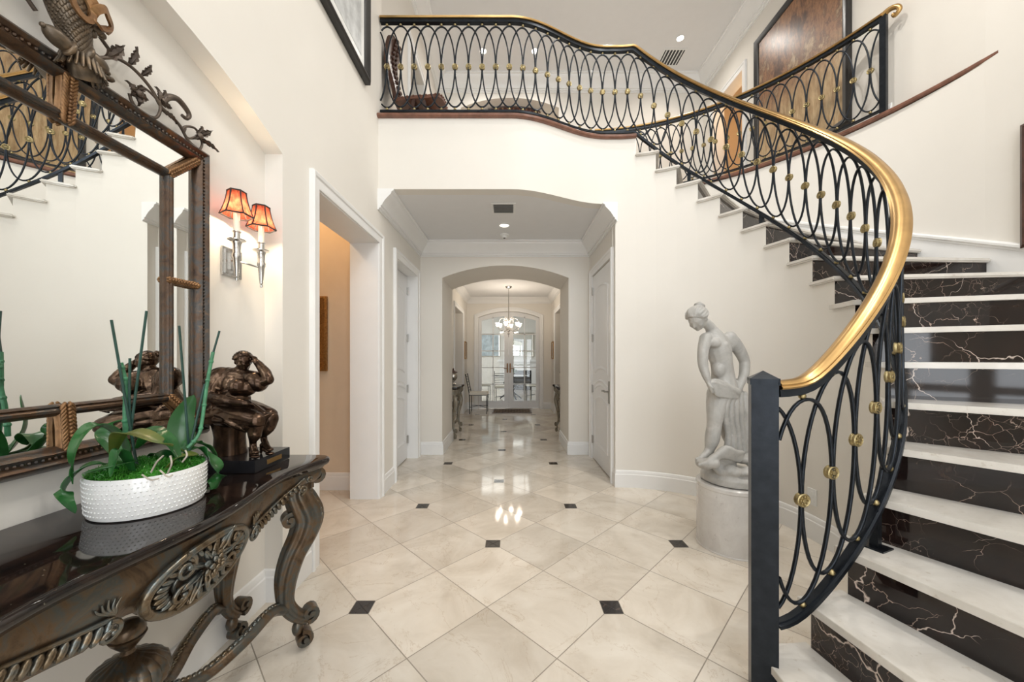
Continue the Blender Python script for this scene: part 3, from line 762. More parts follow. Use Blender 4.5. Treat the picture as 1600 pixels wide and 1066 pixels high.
# ------------------------------------------------------------------ staircase
stair = thing('staircase', 'curved staircase with cream marble treads and black white-veined marble risers', 'staircase', (*pol(1.8, th(1)), 0))
def sector(r0, r1, a0, a1, off0, off1, z0, z1, n=5):
    """sector of a tread: front line shifted by off0 (towards smaller angles), back line by off1"""
    inner = []; outer = []
    for i in range(n+1):
        a = lerp(a0, a1, i/n); o = lerp(off0, off1, i/n)
        t = Vector((-math.sin(a), math.cos(a)))
        for r, L in ((r0, inner), (r1, outer)):
            p = Vector(pol(r, a)) + t*o; L.append((p.x, p.y))
    return MB().prism(inner + list(reversed(outer)), z0, z1)
for j in range(1, NR+1):
    t = sector(RI-0.03, 2.452, th(j), th(j+1), -0.032, 0.008, zt(j)-0.030, zt(j))
    t.build('tread', 'marble_tread', stair, smooth=60, bevel=0.009)
for j in range(1, NR+2):
    z0 = zt(j-1) if j > 1 else 0.0; z1 = (zt(j)-0.030) if j <= NR else 3.488
    r = sector(RI+0.001, 2.455, th(j), th(j), 0.0, 0.0, z0, z1, 1)
    a = th(j); t = Vector((-math.sin(a), math.cos(a)))*0.022
    p0, p1 = Vector(pol(RI+0.001, a)), Vector(pol(2.455, a))
    m = MB().prism([tuple(p0), tuple(p1), tuple(p1+t), tuple(p0+t)], z0, z1)
    m.build('riser', 'marble_black', stair, smooth=0)

# ------------------------------------------------------------------ railings
def smax(a, b, k): return 0.5*(a+b+math.sqrt((a-b)**2+k*k))
RR = RI + 0.035
path = []                                  # (x, y, zbottom, ztop)
for x in [(-1.205 + 0.03*i) for i in range(75)]:
    if x > 1.03: break
    path.append((x, yf(x)+0.035, 3.575, 4.42))
a = 90.0
A_NEWEL = -94.0
while a > A_NEWEL + 1.0:
    ar = math.radians(a); x, y = pol(RR, ar)
    zn = znose(ar)
    zb = min(3.575, zn+0.045); ztp = min(4.42, zn+0.885)
    path.append((x, y, smax(zb, 0.255, 0.07), smax(ztp, 1.165, 0.06)))
    a -= 1.5
U = [0.0]
for i in range(1, len(path)): U.append(U[-1] + math.hypot(path[i][0]-path[i-1][0], path[i][1]-path[i-1][1]))
def at(U, path, u):
    u = max(0, min(U[-1], u)); lo, hi = 0, len(U)-1
    while hi-lo > 1:
        m = (lo+hi)//2
        if U[m] <= u: lo = m
        else: hi = m
    t = (u-U[lo])/(U[hi]-U[lo]); return [lerp(path[lo][k], path[hi][k], t) for k in range(4)]
def nrm(U, path, u):
    a = at(U, path, u-0.02); b = at(U, path, u+0.02)
    d = Vector((b[0]-a[0], b[1]-a[1], 0)).normalized(); return Vector((-d.y, d.x, 0)), d
CAP = [(-0.031, 0.0), (0.031, 0.0), (0.036, 0.007), (0.029, 0.013), (0.031, 0.019), (0.020, 0.030), (0.0, 0.034), (-0.020, 0.030), (-0.031, 0.019), (-0.029, 0.013), (-0.036, 0.007)]
def extrude_path(path, sec, which):
    """vertical section swept along the plan path"""
    mb = MB(); vs = []; fs = []; k = len(sec); n = len(path)
    for i in range(n):
        a = path[max(0, i-1)]; b = path[min(n-1, i+1)]
        d = Vector((b[0]-a[0], b[1]-a[1])).normalized(); nx, ny = -d.y, d.x
        slope = (b[which]-a[which])/max(1e-6, math.hypot(b[0]-a[0], b[1]-a[1]))
        s = math.sqrt(1+slope*slope); c = path[i]
        for o, h in sec:
            hh = h  # keep thickness measured square to the slope
            vs.append((c[0]+nx*o - d.x*hh*slope/s, c[1]+ny*o - d.y*hh*slope/s, c[which] + hh/s))
    for i in range(n-1):
        for j in range(k): fs.append((i*k+j, i*k+(j+1) % k, (i+1)*k+(j+1) % k, (i+1)*k+j))
    fs.append(tuple(range(k))); fs.append(tuple(range((n-1)*k, n*k)))
    return mb.add(vs, fs)
def bar_sec(w, h, z0): return [(-w/2, z0), (w/2, z0), (w/2, z0+h), (-w/2, z0+h)]
ball_count = [0]
def railing(root, U, path, u0, u1, ball_limit=100, du=0.1262):
    n = int((u1-u0)/du + 0.5); du = (u1-u0)/n; n += 1
    extra = MB()
    for i in range(-1, n+1):
        c = u0 + i*du; pts = []; us = []
        K = 44
        for k in range(K):
            t = 2*PI*k/K; u = c + du*0.985*math.sin(t)
            x, y, zb, ztp = at(U, path, u); zb += 0.038; ztp -= 0.058
            pts.append(Vector((x, y, lerp(zb, ztp, 0.5+0.5*math.cos(t))))); us.append(u)
        ok = [0.0 <= u <= U[-1] for u in us]
        if not any(ok): continue
        closed = all(ok); idx = list(range(K))
        if not closed:
            st = next(k for k in range(K) if ok[k] and not ok[k-1]); idx = []
            k = st
            while ok[k % K] and len(idx) < K: idx.append(k % K); k += 1
            if len(idx) < 4: continue
        nv, d = nrm(U, path, max(0.03, min(U[-1]-0.03, c)))
        off = nv*(0.004 if i % 2 else -0.004)
        m = MB(); vs = []; fs = []; Q = len(idx)
        for q in range(Q):
            if closed: T = pts[(q+1) % K]-pts[q-1]
            else: T = pts[idx[min(Q-1, q+1)]]-pts[idx[max(0, q-1)]]
            T.normalize(); P = pts[idx[q]]+off
            n2, _ = nrm(U, path, max(0.03, min(U[-1]-0.03, us[idx[q]])))
            B = T.cross(n2).normalized()
            for a, b in ((-1, -.55), (-.6, -1), (.6, -1), (1, -.55), (1, .55), (.6, 1), (-.6, 1), (-1, .55)): vs.append(P + n2*(a*0.0068) + B*(b*0.0062))
        for q in range(Q if closed else Q-1):
            for w in range(8): fs.append((q*8+w, q*8+(w+1) % 8, ((q+1) % Q)*8+(w+1) % 8, ((q+1) % Q)*8+w))
        oval = m.add(vs, fs).build('oval_bar', 'iron', root, smooth=50)
        if i < 0 or i >= n: continue
        x, y, zb, ztp = at(U, path, c)
        for z in (zb+0.0225, ztp-0.0425):
            if ball_count[0] < ball_limit:
                MB().ell((x, y, z), 0.0135, nu=10, nv=6).build('ball', 'aged_brass', oval); ball_count[0] += 1
            else: extra.ell((x, y, z), 0.0135, nu=8, nv=5)
        zm = (zb+ztp)/2-0.010
        m = MB(); R = Matrix((d, Vector((0, 0, 1)), nv)).transposed()
        half = [(0.0, 0.0), (0.024, 0.0), (0.0265, 0.004), (0.0265, 0.0095), (0.023, 0.012), (0.019, 0.0095), (0.009, 0.0095), (0.008, 0.013), (0.0, 0.0145)]
        m.lathe(list(reversed([(r, -h) for r, h in half[1:]])) + half[1:], (x, y, zm), 16, M=R)
        for q in range(8):
            for sg in (1, -1):
                m.ell(Vector((x, y, zm)) + R @ Vector((0.0145*math.cos(q*PI/4), 0.0145*math.sin(q*PI/4), sg*0.0095)), 0.0045, nu=6, nv=4)
        m.build('rosette', 'aged_brass', root)
    if extra.v:
        o = extra.build('ball', 'aged_brass', root); o['kind'] = 'stuff'
rail = thing('stair_railing', 'black iron railing of overlapping ovals with brass handrail, from balcony down to the newel', 'railing', (*pol(RR, math.radians(A_NEWEL)), 0))
extrude_path(path, CAP, 3).build('handrail', 'brass', rail)
bpy.data.objects['handrail']['label'] = 'moulded brass handrail'
extrude_path(path, bar_sec(0.040, 0.030, -0.030), 3).build('top_bar', 'iron', rail)
extrude_path(path, [(-0.020, -0.014), (0.020, -0.014), (0.020, 0.0), (0.012, 0.003), (0.012, 0.010), (-0.012, 0.010), (-0.012, 0.003), (-0.020, 0.0)], 2).build('bottom_bar', 'iron', rail)
# ovals from the newel end so the large near ones come first
Urev = [U[-1]-u for u in reversed(U)]; prev = list(reversed(path))
railing(rail, Urev, prev, 0.100, U[-1]-0.060)
nx, ny = pol(RR, math.radians(A_NEWEL))
M = Matrix.Translation((nx, ny, 0)) @ Matrix.Rotation(math.radians(-27), 4, 'Z')
m = MB().box((-0.043, -0.043, 0), (0.043, 0.043, 1.205), M)
for s in (-1, 1):
    m.box((s*0.045-0.002, -0.047, 1.19), (s*0.045+0.002, 0.047, 1.215), M)
m.box((-0.047, -0.047, 1.205), (0.047, 0.047, 1.213), M)
m.add([M @ Vector(v) for v in ((-0.047, -0.047, 1.213), (0.047, -0.047, 1.213), (0.047, 0.047, 1.213), (-0.047, 0.047, 1.213), (0, 0, 1.243))], [(0, 1, 4), (1, 2, 4), (2, 3, 4), (3, 0, 4)])
o = m.build('newel_post', 'iron', rail, smooth=0); o['label'] = 'square iron newel post with a pyramid cap'
# feet that carry the bottom bar
for adeg in (-67.6, -20, 25, 55):
    ar = math.radians(adeg); x, y = pol(RR, ar); j = int((adeg-TH1)/DTH)+1
    zb = znose(ar)+0.045; M = Matrix.Translation((x, y, 0)) @ Matrix.Rotation(ar, 4, 'Z')
    m = MB().box((-0.014, -0.014, zt(j)), (0.014, 0.014, zb), M); m.box((-0.04, -0.04, zt(j)), (0.04, 0.04, zt(j)+0.006), M)
    m.build('foot', 'iron', rail, smooth=0)
for x in (-1.05, -0.3, 0.45, 0.95):
    m = MB().box((x-0.008, yf(x)+0.027, 3.524), (x+0.008, yf(x)+0.043, 3.575)); m.build('foot', 'iron', rail, smooth=0)

# upper guard along the outer edge of the stair well
guard = thing('gallery_railing', 'black iron oval railing along the upper floor edge in front of the large painting', 'railing', (*pol(2.465, math.radians(18)), 3.52))
p2 = []
a = 18.5
while a < 88:
    ar = math.radians(a); x, y = pol(2.485, ar); p2.append((x, y, 3.575, 4.42)); a += 1.0
U2 = [0.0]
for i in range(1, len(p2)): U2.append(U2[-1] + math.hypot(p2[i][0]-p2[i-1][0], p2[i][1]-p2[i-1][1]))
extrude_path(p2, CAP, 3).build('handrail', 'brass', guard)
extrude_path(p2, bar_sec(0.040, 0.030, -0.030), 3).build('top_bar', 'iron', guard)
extrude_path(p2, bar_sec(0.036, 0.016, -0.014), 2).build('bottom_bar', 'iron', guard)
ball_count[0] = 0
railing(guard, U2, p2, 0.09, U2[-1]-0.09)
x, y = p2[0][:2]; ar = math.radians(18.2)
M = Matrix.Translation((x, y, 0)) @ Matrix.Rotation(ar, 4, 'Z')
MB().box((-0.018, -0.03, 3.524), (0.018, 0.018, 4.44), M).build('end_post', 'iron', guard, smooth=0)
t = Vector((math.sin(ar), -math.cos(ar), 0))
P = Vector((x, y, 4.43))
MB().tube(smooth_pts([P, P+t*0.05+Vector((0, 0, 0.012)), P+t*0.10+Vector((0, 0, -0.01)), P+t*0.115+Vector((0, 0, -0.05)), P+t*0.085+Vector((0, 0, -0.075)), P+t*0.07+Vector((0, 0, -0.05))], 5),
          lambda s: lerp(0.026, 0.014, s), n=10).build('scroll_end', 'brass', guard)
x, y = p2[-1][:2]
MB().tube([(x, y, 3.524), (x, y, 4.41)], 0.014).build('end_post', 'iron', guard)
# ================================================================== console tables
CT = 0.85                                     # marble top height
CYC, CBX = 1.03, -1.31                        # centre along the wall, wall face
def front_x(dy):
    a = abs(dy)/0.575; return -0.842 + 0.020*math.cos(a*PI*1.55) + 0.034*max(0, (a-.55)/.45)**2
def top_outline(inset=0.0, n=40):
    pts = []
    for i in range(n+1):
        dy = lerp(-0.575, 0.575, i/n); pts.append((front_x(dy)-inset, CYC+dy*(1-inset/0.6)))
    # far corner: rounded into the end
    far = [(-.815-inset, CYC+.605), (-.84-inset*0.8, CYC+.628-inset*.6), (-.885, CYC+.64-inset), (CBX+0.005, CYC+.64-inset)]
    near = [(x, 2*CYC-y) for x, y in reversed(far)]
    return pts + far + near
def make_console():
    root = thing('console_table', 'carved bronze-brown console table with black marble top against the left niche', 'table', (-1.08, CYC, 0))
    ol = top_outline()
    m = MB(); vs = []; fs = []
    prof = [(0.012, 0.0), (0.006, -0.001), (0.001, -0.005), (-0.002, -0.012), (-0.001, -0.019), (0.004, -0.025), (0.013, -0.030), (0.018, -0.037), (0.030, -0.043), (0.040, -0.046)]
    K = len(ol); cx, cy = -1.1, CYC
    rings = []
    for d, z in prof:
        o = top_outline(d); rings.append([(x, y, CT+z) for x, y in o])
    for r in rings: vs += r
    for i in range(len(prof)-1):
        for j in range(K): fs.append((i*K+j, i*K+(j+1) % K, (i+1)*K+(j+1) % K, (i+1)*K+j))
    tri = tessellate_polygon([[Vector((x, y, 0)) for x, y, z in rings[0]]]); fs += [tuple(t) for t in tri]
    nb = (len(prof)-1)*K; tri = tessellate_polygon([[Vector((x, y, 0)) for x, y, z in rings[-1]]]); fs += [tuple(i+nb for i in t) for t in tri]
    o = m.add(vs, fs).build('marble_top', 'marble_table_top', root, smooth=50); o['label'] = 'polished black marble top with a moulded edge'
    # apron: bombe band with a scalloped lower edge
    def drop(dy):
        a = abs(dy); return interp([0, .07, .15, .19, .25, .36, .46, .55, .60], [.17, .160, .130, .120, .150, .130, .085, .060, .06], a)
    m = MB(); vs = []; fs = []; n = 60; sec = 7
    for i in range(n+1):
        dy = lerp(-0.585, 0.585, i/n); x0 = front_x(dy)-0.038; d = drop(dy)
        for k in range(sec):
            t = k/(sec-1); vs.append((x0 - 0.030*t*t + 0.008*math.sin(t*PI), CYC+dy*0.975, CT-0.044-d*t))
        for k in range(sec):
            t = 1-k/(sec-1); vs.append((x0 - 0.030*t*t + 0.008*math.sin(t*PI)-0.022, CYC+dy*0.975, CT-0.044-d*t))
    k2 = sec*2
    for i in range(n):
        for k in range(k2): fs.append((i*k2+k, i*k2+(k+1) % k2, (i+1)*k2+(k+1) % k2, (i+1)*k2+k))
    fs.append(tuple(range(k2))); fs.append(tuple(range(n*k2, (n+1)*k2)))
    m.add(vs, fs)
    for s in (1, -1):   # side aprons
        m.box((CBX+0.02, CYC+s*0.585-0.012, CT-0.135), (-0.88, CYC+s*0.585+0.012, CT-0.046))
    m.build('apron', 'carved_gilt', root, smooth=50)
    ap = lambda dy, z: Vector((front_x(dy)-0.038-0.030*((CT-0.044-z)/0.17)**2+0.010, CYC+dy*0.975, z))
    # moulded lip and gadroon trails on the apron
    def carve(m, pts, r0, r1, beads=True):
        P = smooth_pts(pts, 6); n = len(P)
        m.tube(P, [lerp(r0, r1, i/(n-1)) for i in range(n)], n=8)
    def spiral(m, c, r, turns, th0, sgn, rad, push=0.006):
        pts = []; N = int(16*turns)
        for i in range(N+1):
            t = i/N; a = th0 + sgn*turns*2*PI*t; rr = r*(1-0.82*t)
            pts.append(ap(c[0]+rr*math.cos(a), c[1]+rr*math.sin(a)) + Vector((push+0.008*t, 0, 0)))
        m.tube(pts, [lerp(rad, rad*0.6, i/N) for i in range(N+1)], n=8)
        m.ell(pts[-1], rad*1.1, nu=8, nv=6)
    # central cartouche: oval raised rim, shell flutes, rose and leaves
    m = MB(); cz = CT-0.144; A, B = 0.168, 0.088
    rim = [ap(A*math.cos(2*PI*i/48), cz+B*math.sin(2*PI*i/48)*(1.0 if math.sin(2*PI*i/48) < 0 else 0.82)) for i in range(48)]
    back = [p+Vector((-0.030, 0, 0)) for p in rim]; c0 = ap(0, cz)
    m.tube([p+Vector((0.004, 0, 0)) for p in rim], 0.0125, n=10, closed=True)
    inner = [c0 + (p-c0)*0.74 for p in rim]
    m.add(rim+inner+back, [(i, (i+1) % 48, 48+(i+1) % 48, 48+i) for i in range(48)] + [(i, (i+1) % 48, 96+(i+1) % 48, 96+i) for i in range(48)])
    for i in range(30):      # scalloped shell lobes round the opening
        a = 2*PI*i/30; zs = (1.0 if math.sin(a) < 0 else 0.82)
        p = ap(A*0.80*math.cos(a), cz+B*0.78*zs*math.sin(a)); dr = Vector((0, A*math.cos(a), B*math.sin(a))).normalized()
        R = Matrix((dr, Vector((1, 0, 0)).cross(dr), Vector((1, 0, 0)))).transposed()
        m.ell(p+Vector((0.006, 0, 0)), (0.021, 0.0082, 0.010), R, nu=8, nv=6)
    m.tube([c0 + (p-c0)*0.60+Vector((0.006, 0, 0)) for p in rim], 0.0055, n=6, closed=True)
    # C-scrolls inside
    for sx in (1, -1):
        for sz in (1, -1):
            spiral(m, (sx*0.085, cz+sz*0.035), 0.034, 1.25, PI/2*sz, sx*sz, 0.0075, 0.010)
    # acanthus leaves fanning from the rose
    for i in range(10):
        a = 2*PI*i/10+0.2; L = 0.075 if abs(math.cos(a)) > 0.6 else 0.048
        p = ap(L*0.75*math.cos(a), cz+L*0.75*math.sin(a)); dr = Vector((0.15, math.cos(a), math.sin(a))).normalized()
        R = Matrix((dr, Vector((1, 0, 0)).cross(dr).normalized(), dr.cross(Vector((1, 0, 0)).cross(dr).normalized()))).transposed()
        m.ell(p+Vector((0.012, 0, 0)), (L*0.55, 0.010, 0.007), R, nu=8, nv=6)
        m.tube([p+Vector((0.018, 0, 0))-dr*L*0.4, p+Vector((0.022, 0, 0)), p+Vector((0.012, 0, 0))+dr*L*0.5], 0.003, n=5)
    med = m.build('medallion', 'carved_silver', root, smooth=60); med['label'] = 'oval carved cartouche with shell rim'
    m = MB()                 # rose
    rc = c0 + Vector((0.024, 0, 0.004))
    for ring, (cnt, rr, sz, px) in enumerate(((7, 0.026, 0.013, 0.0), (6, 0.017, 0.011, 0.008), (4, 0.008, 0.009, 0.014))):
        for i in range(cnt):
            a = 2*PI*i/cnt+ring; m.ell(rc+Vector((px, rr*math.cos(a), rr*math.sin(a))), (0.006, sz, sz*0.75), Matrix.Rotation(a, 3, 'X'), nu=8, nv=6)
    m.ell(rc+Vector((0.02, 0, 0)), 0.007, nu=8, nv=6)
    m.build('rose', 'carved_silver', med, smooth=60)
    # scrolled gadroon swags either side, and small corner scrolls
    for s in (1, -1):
        m = MB()
        for i in range(13):
            t = i/12; dy = s*lerp(0.235, 0.475, t); z = CT-0.044-drop(dy)+0.022+0.004*math.sin(t*PI)
            w = lerp(0.022, 0.014, t); R = Matrix.Rotation(s*0.5, 3, 'X')
            m.ell(ap(dy, z+0.012)+Vector((0.004, 0, 0)), (0.010, 0.0085, w), R, nu=8, nv=6)
        carve(m, [ap(s*0.225, CT-0.140), ap(s*0.30, CT-0.128), ap(s*0.38, CT-0.108), ap(s*0.46, CT-0.082), ap(s*0.50, CT-0.062)], 0.006, 0.004)
        spiral(m, (s*0.235, CT-0.168), 0.026, 1.2, PI/2, s, 0.0065)
        spiral(m, (s*0.485, CT-0.105), 0.022, 1.2, -PI/2, s, 0.006)
        spiral(m, (s*0.515, CT-0.072), 0.014, 1.0, 0, s, 0.005)
        for i in range(5):
            a = s*0.9*(i-1.5)/3
            m.tube(smooth_pts([ap(s*0.225, CT-0.130), ap(s*(0.222+0.008*i), CT-0.112), ap(s*(0.215+0.012*i), CT-0.098+0.004*(2-abs(i-2)))], 4), lambda t: 0.0055*(1-0.7*t), n=6)
        m.build('carved_swag', 'carved_silver', root, smooth=60)
    # legs
    def leg(s, front):
        r = thing_part = None
        cx0 = -0.940 if front else -1.250; cy0 = CYC + s*(0.575 if front else 0.600)
        dx, dy = (0.70, 0.60*s) if front else (0.10, 0.99*s)
        prof = [(0.802, .050, .036), (0.775, .050, .038), (0.735, .012, .042), (0.695, .002, .047), (0.640, .024, .053), (0.580, .044, .055), (0.510, .024, .050), (0.430, -.020, .044),
                (0.350, -.046, .039), (0.280, -.054, .032), (0.225, -.050, .027), (0.180, -.026, .025), (0.145, .010, .024), (0.125, .045, .021)]
        dep = 1.0 if front else 0.8
        P = smooth_pts([(cx0+dx*d*dep, cy0+dy*d*dep*0.9, z) for z, d, r in prof], 5); Rr = smooth_pts([(r, 0, 0) for z, d, r in prof], 5); Rr = [v.x for v in Rr]
        sect = []
        for i in range(48):
            a = 2*PI*i/48; q = 0.97 + 0.20*abs(math.cos(4*a))**1.5; sect.append((0.86*q*math.cos(a), 1.05*q*math.sin(a)))
        m = MB().tube(P, Rr, sect=sect, up=(dx, dy, 0.0))
        lg = m.build('leg', 'carved_gilt', root, smooth=60)
        side = Vector((-dy, dx, 0)).normalized(); out = Vector((dx, dy, 0)).normalized()
        def scr(m, c, r, turns, a0, sg, rad, w):
            pts = []; N = int(14*turns)
            for i in range(N+1):
                t = i/N; a = a0+sg*turns*2*PI*t; rr = r*(1-0.78*t)
                pts.append(Vector(c)+out*rr*math.cos(a)+Vector((0, 0, rr*math.sin(a))))
            n = len(pts); sec = [(w, -0.8), (w*1.05, 0), (w, 0.8), (-w, 0.8), (-w*1.05, 0), (-w, -0.8)]
            m.tube(pts, [lerp(rad, rad*0.75, i/(n-1)) for i in range(n)], sect=sec, up=None)
            m.tube([pts[-1]-side*rad*w*1.15, pts[-1]+side*rad*w*1.15], rad*1.0, n=10)
        b = Vector((cx0, cy0, 0)); SCR = []
        m = MB(); SCR.append(m); tv = Vector((cx0+dx*.078*dep, cy0+dy*.078*dep*.9, 0.762)); scr(m, tv, 0.040, 1.3, PI*0.9, -1, 0.012, 2.4)
        kn = Vector((cx0+dx*.085*dep, cy0+dy*.085*dep*.9, 0.575)); 
        m = MB(); SCR.append(m); scr(m, b-out*0.030*dep+Vector((0, 0, 0.585)), 0.036, 1.2, 0.2, 1, 0.012, 2.3)
        m = MB(); SCR.append(m); ft = Vector((cx0+dx*.050, cy0+dy*.050, 0.152)); scr(m, ft, 0.034, 1.3, -PI*0.6, 1, 0.012, 2.3)
        m = MB(); SCR.append(m); fb = Vector((cx0+dx*.022, cy0+dy*.022, 0.048)); scr(m, fb, 0.036, 1.3, PI*0.55, -1, 0.011, 2.5)
        m.ell(Vector((cx0+dx*.0, cy0+dy*.0, 0.100)), (0.024, 0.024, 0.035), nu=12, nv=8)
        for m in SCR: m.build('scroll', 'carved_gilt', lg, smooth=50)
        m = MB()
        for i in range(30):     # bead and leaf trail down the outside of the leg
            t = (i+1)/31; k = int(t*(len(P)-1)); q = P[k]+out*(Rr[k]*1.02)
            big = 1.7 if 0.16 < t < 0.42 else 1.0
            m.ell(q, (0.006*big, 0.006*big, 0.0075), nu=6, nv=5)
            if big > 1: m.ell(q+side*0.012, (0.006, 0.006, 0.010), nu=6, nv=5); m.ell(q-side*0.012, (0.006, 0.006, 0.010), nu=6, nv=5)
        m.build('leaf_trail', 'carved_silver', lg, smooth=60)
        return P
    ctr = Vector((-1.085, CYC, 0.335))
    for s in (1, -1):
        for f in (True, False):
            leg(s, f)
            cx0 = -0.955 if f else -1.240; cy0 = CYC+s*(0.562 if f else 0.562)
            a = Vector((cx0-0.022, cy0-s*0.02, 0.205)); sx = 1 if f else -1
            pts = smooth_pts([a, a+Vector((-0.02*sx, -0.07*s, 0.030)), Vector((lerp(a.x, ctr.x, .30), CYC+s*0.33, 0.222)), Vector((lerp(a.x, ctr.x, .62), CYC+s*0.19, 0.215)),
                              Vector((lerp(a.x, ctr.x, .88), CYC+s*0.085, 0.265)), ctr+Vector((0.01*sx, s*0.02, 0.0))], 7)
            sect = [(1.15*math.cos(2*PI*i/16)*(1+0.12*math.cos(8*PI*i/16)), 0.95*math.sin(2*PI*i/16)) for i in range(16)]
            st = MB().tube(pts, 0.023, sect=sect).build('stretcher', 'carved_gilt', root, smooth=60)
            m = MB()
            for i in range(2, len(pts)-2): m.ell(lerp(pts[i], pts[i], 0)+Vector((0, 0, 0.019)), (0.010, 0.0135, 0.009), nu=8, nv=5)
            m.build('beading', 'carved_silver', st, smooth=60)
    m = MB().lathe([(0.0, 0.285), (0.035, 0.290), (0.050, 0.305), (0.045, 0.325), (0.062, 0.340), (0.080, 0.360), (0.086, 0.385), (0.080, 0.410), (0.058, 0.434), (0.030, 0.448), (0.015, 0.454)], (-1.085, CYC, 0), 72, flute=18, amp=0.10)
    m.lathe([(0.014, 0.450), (0.018, 0.458), (0.013, 0.466), (0.022, 0.476), (0.036, 0.494), (0.041, 0.504), (0.036, 0.508)], (-1.085, CYC, 0), 28)
    m.lathe([(0.037, 0.506), (0.039, 0.518), (0.034, 0.534), (0.020, 0.546), (0.0, 0.550)], (-1.085, CYC, 0), 28)
    o = m.build('finial', 'carved_gilt', root, smooth=50); o['label'] = 'fluted urn-shaped finial where the stretchers cross'
    return root
console = make_console()
def copy_console(sx, sy, loc, rz, label):
    c = dup(console); c.location = loc; c.rotation_euler = (0, 0, rz); c.scale = (sx, sy, 0.985); c['label'] = label
    todo = list(c.children)
    while todo:
        k = todo.pop(); todo += list(k.children)
        if k.data and 'marble' not in k.data.materials[0].name:
            k.material_slots[0].link = 'OBJECT'; k.material_slots[0].material = MATS['carved_pale']
    return c
cl = copy_console(0.60, 0.50, (GL+0.01+0.138, 6.03, 0), 0, 'small carved console table on the left behind the archway')
cr = copy_console(0.60, 0.50, (GR-0.01-0.138, 6.03, 0), PI, 'small carved console table on the right behind the archway')
def urn(loc, label):
    t = thing('lidded_urn', label, 'urn', loc)
    m = MB().lathe([(0.0, 0), (0.055, 0), (0.06, 0.012), (0.03, 0.03), (0.018, 0.05), (0.03, 0.07), (0.06, 0.10), (0.072, 0.14), (0.066, 0.175), (0.05, 0.195), (0.058, 0.205)], loc, 28)
    for s in (1, -1): m.tube(smooth_pts([Vector(loc)+Vector((0, s*0.055, 0.11)), Vector(loc)+Vector((0, s*0.10, 0.14)), Vector(loc)+Vector((0, s*0.095, 0.19)), Vector(loc)+Vector((0, s*0.05, 0.19))], 5), 0.007, n=7)
    m.build('body', 'silver', t)
    MB().lathe([(0.07, 0.205), (0.072, 0.215), (0.045, 0.235), (0.015, 0.248), (0.012, 0.262), (0.018, 0.272), (0.0, 0.285)], loc, 24).build('lid', 'wood_dark', t)
    return t
urn((GL+0.14, 6.2, CT*0.985+0.001), 'small silver lidded urn on the left gallery console')
urn((GR-0.14, 6.2, CT*0.985+0.001), 'small silver lidded urn on the right gallery console')

# ================================================================== wall mirror
MX = -1.305
mir = thing('wall_mirror', 'large bronze-gilt mirror with mirrored border, leaf bands and a vine crest above the console', 'mirror', (MX, 1.05, 0.98))
Y0, Y1, Z0, Z1 = 0.560, 1.540, 0.975, 2.155
rect = lambda i: [(Y0+i, Z0+i), (Y1-i, Z0+i), (Y1-i, Z1-i), (Y0+i, Z1-i)]
mp = lambda y, z, h: (MX+h, y, z)
prof = [(0, -0.004), (0, 0.020), (0.006, 0.030), (0.012, 0.040), (0.021, 0.047), (0.028, 0.040), (0.032, 0.034), (0.042, 0.036), (0.049, 0.042), (0.056, 0.034), (0.062, 0.022), (0.066, 0.012), (0.066, -0.004)]
sweep2(rect(0), prof, mp, closed=True).build('outer_frame', 'mirror_frame', mir, smooth=35)
m = MB()                       # rope bead on the outer frame
for side in range(4):
    a = Vector(rect(0.037)[side]); b = Vector(rect(0.037)[(side+1) % 4]); L = (b-a).length; n = int(L/0.014)
    for i in range(n): q = a.lerp(b, (i+0.5)/n); m.ell((MX+0.036, q.x, q.y), 0.0048, nu=5, nv=4)
m.build('rope_bead', 'mirror_frame', mir)
iprof = [(0, 0.0), (0, 0.012), (0.004, 0.020), (0.011, 0.027), (0.018, 0.027), (0.024, 0.021), (0.028, 0.024), (0.033, 0.016), (0.035, 0.0)]
sweep2(rect(0.150), iprof, mp, closed=True).build('inner_frame', 'mirror_frame', mir, smooth=35)
o = box((MX, Y0+0.175, Z0+0.175), (MX+0.006, Y1-0.175, Z1-0.175)).build('mirror_glass', 'mirror', mir, smooth=0)
for k in range(4):             # bevelled border strips
    A = [Vector(p) for p in rect(0.062)]; B = [Vector(p) for p in rect(0.153)]
    a, b, c, d = A[k], A[(k+1) % 4], B[(k+1) % 4], B[k]
    vs = [(MX+0.011, a.x, a.y), (MX+0.011, b.x, b.y), (MX+0.008, c.x, c.y), (MX+0.008, d.x, d.y)]
    vs += [(MX, v[1], v[2]) for v in vs]
    MB().add(vs, [(0, 1, 2, 3), (7, 6, 5, 4), (0, 1, 5, 4), (1, 2, 6, 5), (2, 3, 7, 6), (3, 0, 4, 7)]).build('border_glass', 'mirror', mir, smooth=0)
